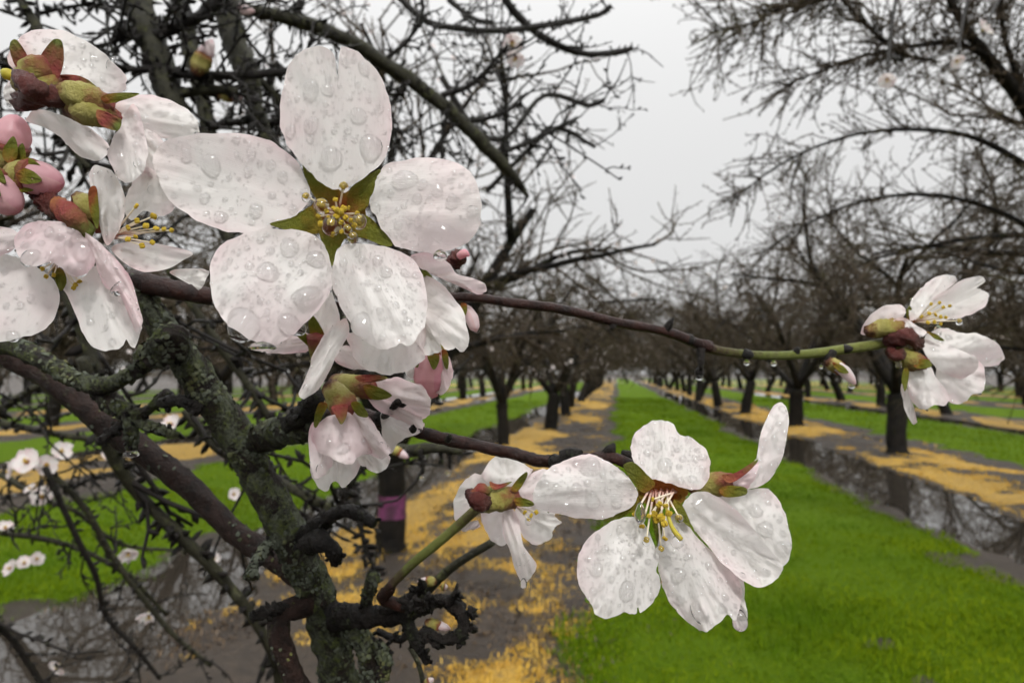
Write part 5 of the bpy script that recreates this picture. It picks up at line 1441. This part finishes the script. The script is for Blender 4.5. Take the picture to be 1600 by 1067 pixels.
def pink_bud(label, a, b, rp, d):
    o = blossom(label, 0, 0, 'almond_bud', 'flower bud')
    a, b = np.array(a, float), np.array(b, float)
    q = lambda t, dd=0: (*(a + (b - a) * t), d + dd)
    ptube(o, 'petals', [q(0.1), q(0.3), q(0.55), q(0.8), q(0.95), q(1.0)], [rp * .7, rp, rp * .98, rp * .72, rp * .38, rp * .06], 'petal_bud', 20, 0.10, 5)
    ptube(o, 'calyx', [q(-0.3, .001), q(-0.1), q(0.12), q(0.3, -.0004)], [rp * .45, rp * .8, rp * .98, rp * 1.02], 'calyx', 18, 0.22, 7, lumpf=1.7)
    ax = unit(b - a); nn = np.array([-ax[1], ax[0]])
    L = np.linalg.norm(b - a)
    dz = rp * d / F
    for s, w, ln in ((-0.72, 0.36, 0.40), (0.1, 0.42, 0.50), (0.8, 0.32, 0.38)):
        p0 = a + nn * s * rp * 0.85
        out = [p0 - nn * w * rp, p0 + ax * L * ln * 0.5 - nn * w * rp * 0.9, p0 + ax * L * ln, p0 + ax * L * ln * 0.5 + nn * w * rp * 0.9, p0 + nn * w * rp, p0 - ax * L * 0.15]
        sepal(o, out, p0 - ax * L * 0.15, d - dz * (1.05 - 0.55 * s * s), d - dz * (1.02 - 0.55 * s * s))
    return o
pink_bud('topmost of three pink buds at the left edge, green sepals clasping it', (12, 245), (26, 180), 27, .118)
pink_bud('rosy pink bud resting against the other two, nearest the drooping white petals', (35, 272), (98, 288), 27, .116)
pink_bud('lowest of the three pink buds at the left edge, cut by the picture border', (-25, 280), (30, 330), 29, .114)

# small buds on far shoots
def small_bud(label, pts, rp, d):
    o = blossom(label, 0, 0, 'almond_bud', 'flower bud', 'small buds on the shoots')
    (x0, y0), (x1, y1) = pts
    q = lambda t: (x0 + (x1 - x0) * t, y0 + (y1 - y0) * t, d)
    ptube(o, 'calyx', [q(-0.1), q(0.15), q(0.4), q(0.55)], [rp * .5, rp * .95, rp, rp * .8], 'calyx', 18, 0.22, 7, lumpf=1.7)
    ptube(o, 'petals', [q(0.35), q(0.6), q(0.85), q(1.0)], [rp * .75, rp * .85, rp * .55, rp * .1], 'petal_pink', 12, 0.1)
small_bud('brown and pink bud standing on the dark limb left of the largest blossom', ((308, 112), (332, 62)), 15, .54)
small_bud('small pink bud under the horizontal shoot left of the largest blossom', ((345, 150), (382, 150)), 10, .55)
small_bud('brownish bud on the dark limb at the upper border', ((345, 10), (398, 18)), 10, .6)
small_bud('pale bud inside the hooked black spur low in the picture', ((668, 972), (704, 982)), 9, .156)
small_bud('small pink bud on the thin green shoot above the hooked spur', ((680, 908), (652, 908)), 8, .175)
small_bud('tiny round pink bud beside the thin green shoot over the yellow grass', ((690, 916), (700, 917)), 6, .172)
small_bud('small cream bud below the bell-shaped blossom', ((612, 700), (638, 715)), 8, .29)
small_bud('tiny pink bud at the bottom border below the hooked spur', ((664, 1067), (678, 1060)), 6, .17)

# ------------------------------------------------------------------ smaller blossoms on the far shoots (about 0.6 to 1.2 m away)
def proto_petals(seed):
    r = np.random.default_rng(seed)
    ms = []
    for k in range(5):
        nu, nv = 7, 6
        lift, turn = r.random(), r.normal(0, 0.13)
        V, U = [], []
        for i in range(nu):
            u = i / (nu - 1)
            wdt = 0.0105 * math.sin(math.pi * min(0.06 + u * 0.82, 1)) ** 0.8
            for j in range(nv):
                v = j / (nv - 1) * 2 - 1
                R = 0.003 + 0.0165 * u * (1 - 0.07 * v * v - (0.06 if abs(v) < 0.25 and i == nu - 1 else 0))
                a = k * 1.2566 + turn + r.normal(0, 0.012)
                x, y = R, wdt * v
                z = (0.003 + 0.007 * lift) * u * u + 0.004 * v * v * u + r.normal(0, 0.0008)
                V.append((x * math.cos(a) - y * math.sin(a), x * math.sin(a) + y * math.cos(a), z)); U.append((u, v))
        i = np.arange(nu - 1)[:, None] * nv + np.arange(nv - 1)[None]
        Q = np.stack([i, i + 1, i + nv + 1, i + nv], -1).reshape(-1, 4)
        ms.append(make_mesh('petal', V, [Q], U))
    st = MB()
    for k in range(14):
        a, q = k * 2.4, r.uniform(0.2, 0.75)
        e = np.array([math.cos(a) * math.sin(q), math.sin(a) * math.sin(q), math.cos(q)]) * r.uniform(0.006, 0.009)
        st.add(*ellipsoid(e, e, (0.0008, 0.001), 6, 5))
        st.tube([e * 0.0, e * 0.5, e], [0.00025] * 3, 4)
    cx = MB(); cx.tube([(0, 0, -0.007), (0, 0, -0.004), (0, 0, 0), (0, 0, 0.001)], [0.0012, 0.0028, 0.0036, 0.0034], 10)
    return ms, st.mesh('stamens'), cx.mesh('calyx')
PROTO = [proto_petals(s) for s in (1, 2, 3)]
def far_blossom(px, py, d, size, label, tilt, group):
    """size: width in the photograph's pixels"""
    ms, st, cx = PROTO[int(px + py) % 3]
    o = thing('almond_blossom', label, 'blossom', group, P(px, py, d))
    s = size * 0.8 * d / F / 0.039
    o.scale = (s, s, s)
    ax = unit(-fwd * 1.0 + rgt * tilt[0] * 1.8 + upv * (tilt[1] * 1.8 + 0.25))
    q = Vector(ax).to_track_quat('Z', 'Y')
    q = q @ __import__('mathutils').Quaternion((0, 0, 1), px * 1.7)
    o.rotation_mode = 'QUATERNION'; o.rotation_quaternion = q
    for mm in ms: obj('petal', mm, M['petal'], o)
    obj('stamens', st, M['anther'], o, 'stuff')
    obj('calyx', cx, M['calyx'], o)
    return o
gl = 'small blossoms on the drooping shoots at lower left'
for (x, y, d_, s, t, l) in (
    (42, 722, .75, 54, (0.1, 0.2), 'largest of the small white blossoms in the cluster at the left edge'),
    (72, 726, .76, 42, (0.5, -0.1), 'small white blossom lying right of the largest in the left edge cluster'),
    (95, 706, .77, 40, (0.7, 0.4), 'rightmost small white blossom of the cluster at the left edge'),
    (18, 735, .76, 36, (-0.8, -0.1), 'small white blossom half hidden at the left end of the edge cluster'),
    (66, 777, .80, 44, (0.2, 0.3), 'small white blossom below the left edge cluster, facing the camera'),
    (48, 764, .80, 26, (-0.6, 0.8), 'tiny white blossom touching the one below the edge cluster'),
    (8, 825, .85, 32, (0.4, 0.4), 'small white blossom cut by the left border above the lower trio'),
    (17, 888, .85, 34, (-0.3, 0.3), 'left one of three small white blossoms over the lower left grass'),
    (38, 880, .86, 30, (0.2, 0.5), 'middle one of three small white blossoms over the lower left grass'),
    (57, 873, .86, 28, (0.8, 0.2), 'right one of three small white blossoms over the lower left grass'),
    (200, 864, .95, 38, (0.3, -0.6), 'lone small white blossom drooping over the grass near the left limb'),
    (233, 960, .9, 46, (0.1, -0.9), 'lone small white blossom over the grey mud low at left'),
    (92, 1040, .8, 36, (-0.2, -0.4), 'small white blossom near the bottom border at left'),
    (334, 871, .9, 24, (0.4, -0.2), 'tiny white blossom beside the olive branch over the mud'),
    (172, 708, .9, 30, (0.2, 0.0), 'small pinkish blossom under the lichen spur with the hanging drop'),
    (268, 664, .5, 44, (-0.2, 0.3), 'small white blossom in the gap between the two near limbs'),
    (365, 772, .7, 26, (0.5, 0.1), 'tiny white blossom right of the brown limb over bright grass'),
    (106, 700, .9, 22, (0.1, 0.9), 'tiny white blossom above the left edge cluster'),
):
    far_blossom(x, y, d_, s, l, t, gl)
gs = 'small blossoms against the sky'
for (x, y, d_, s, t, l) in (
    (800, 66, .9, 46, (0.1, -0.9), 'pale blossom hanging against the sky right of the arching shoot'),
    (806, 90, .9, 40, (-0.3, -1.2), 'lower of the two pale blossoms hanging against the sky'),
    (1538, 46, 1.6, 40, (0.6, 0.4), 'pale blossom near the top border over the sky in the right crown'),
    (1386, 124, 1.8, 34, (-0.3, -0.8), 'pinkish blossom dangling in the twigs of the right crown'),
    (1494, 95, 1.8, 30, (0.2, -0.8), 'small pink blossom dangling beside the thick limb at top right'),
):
    far_blossom(x, y, d_, s, l, t, gs)
# shoots that carry the blossoms of the right crown
for k, (pts, rp) in enumerate((([(1420, -90, 2.0), (1400, 0, 1.9), (1390, 70, 1.85), (1388, 120, 1.8)], [3, 3, 2.5, 2]), ([(1590, -60, 1.7), (1560, 0, 1.65), (1540, 42, 1.6)], [3, 3, 2]), ([(1530, -60, 1.9), (1505, 30, 1.85), (1496, 90, 1.8)], [3, 2.5, 2]))):
    fbranch('twig', pts, rp, 'bark_dark', 7, 0.2)
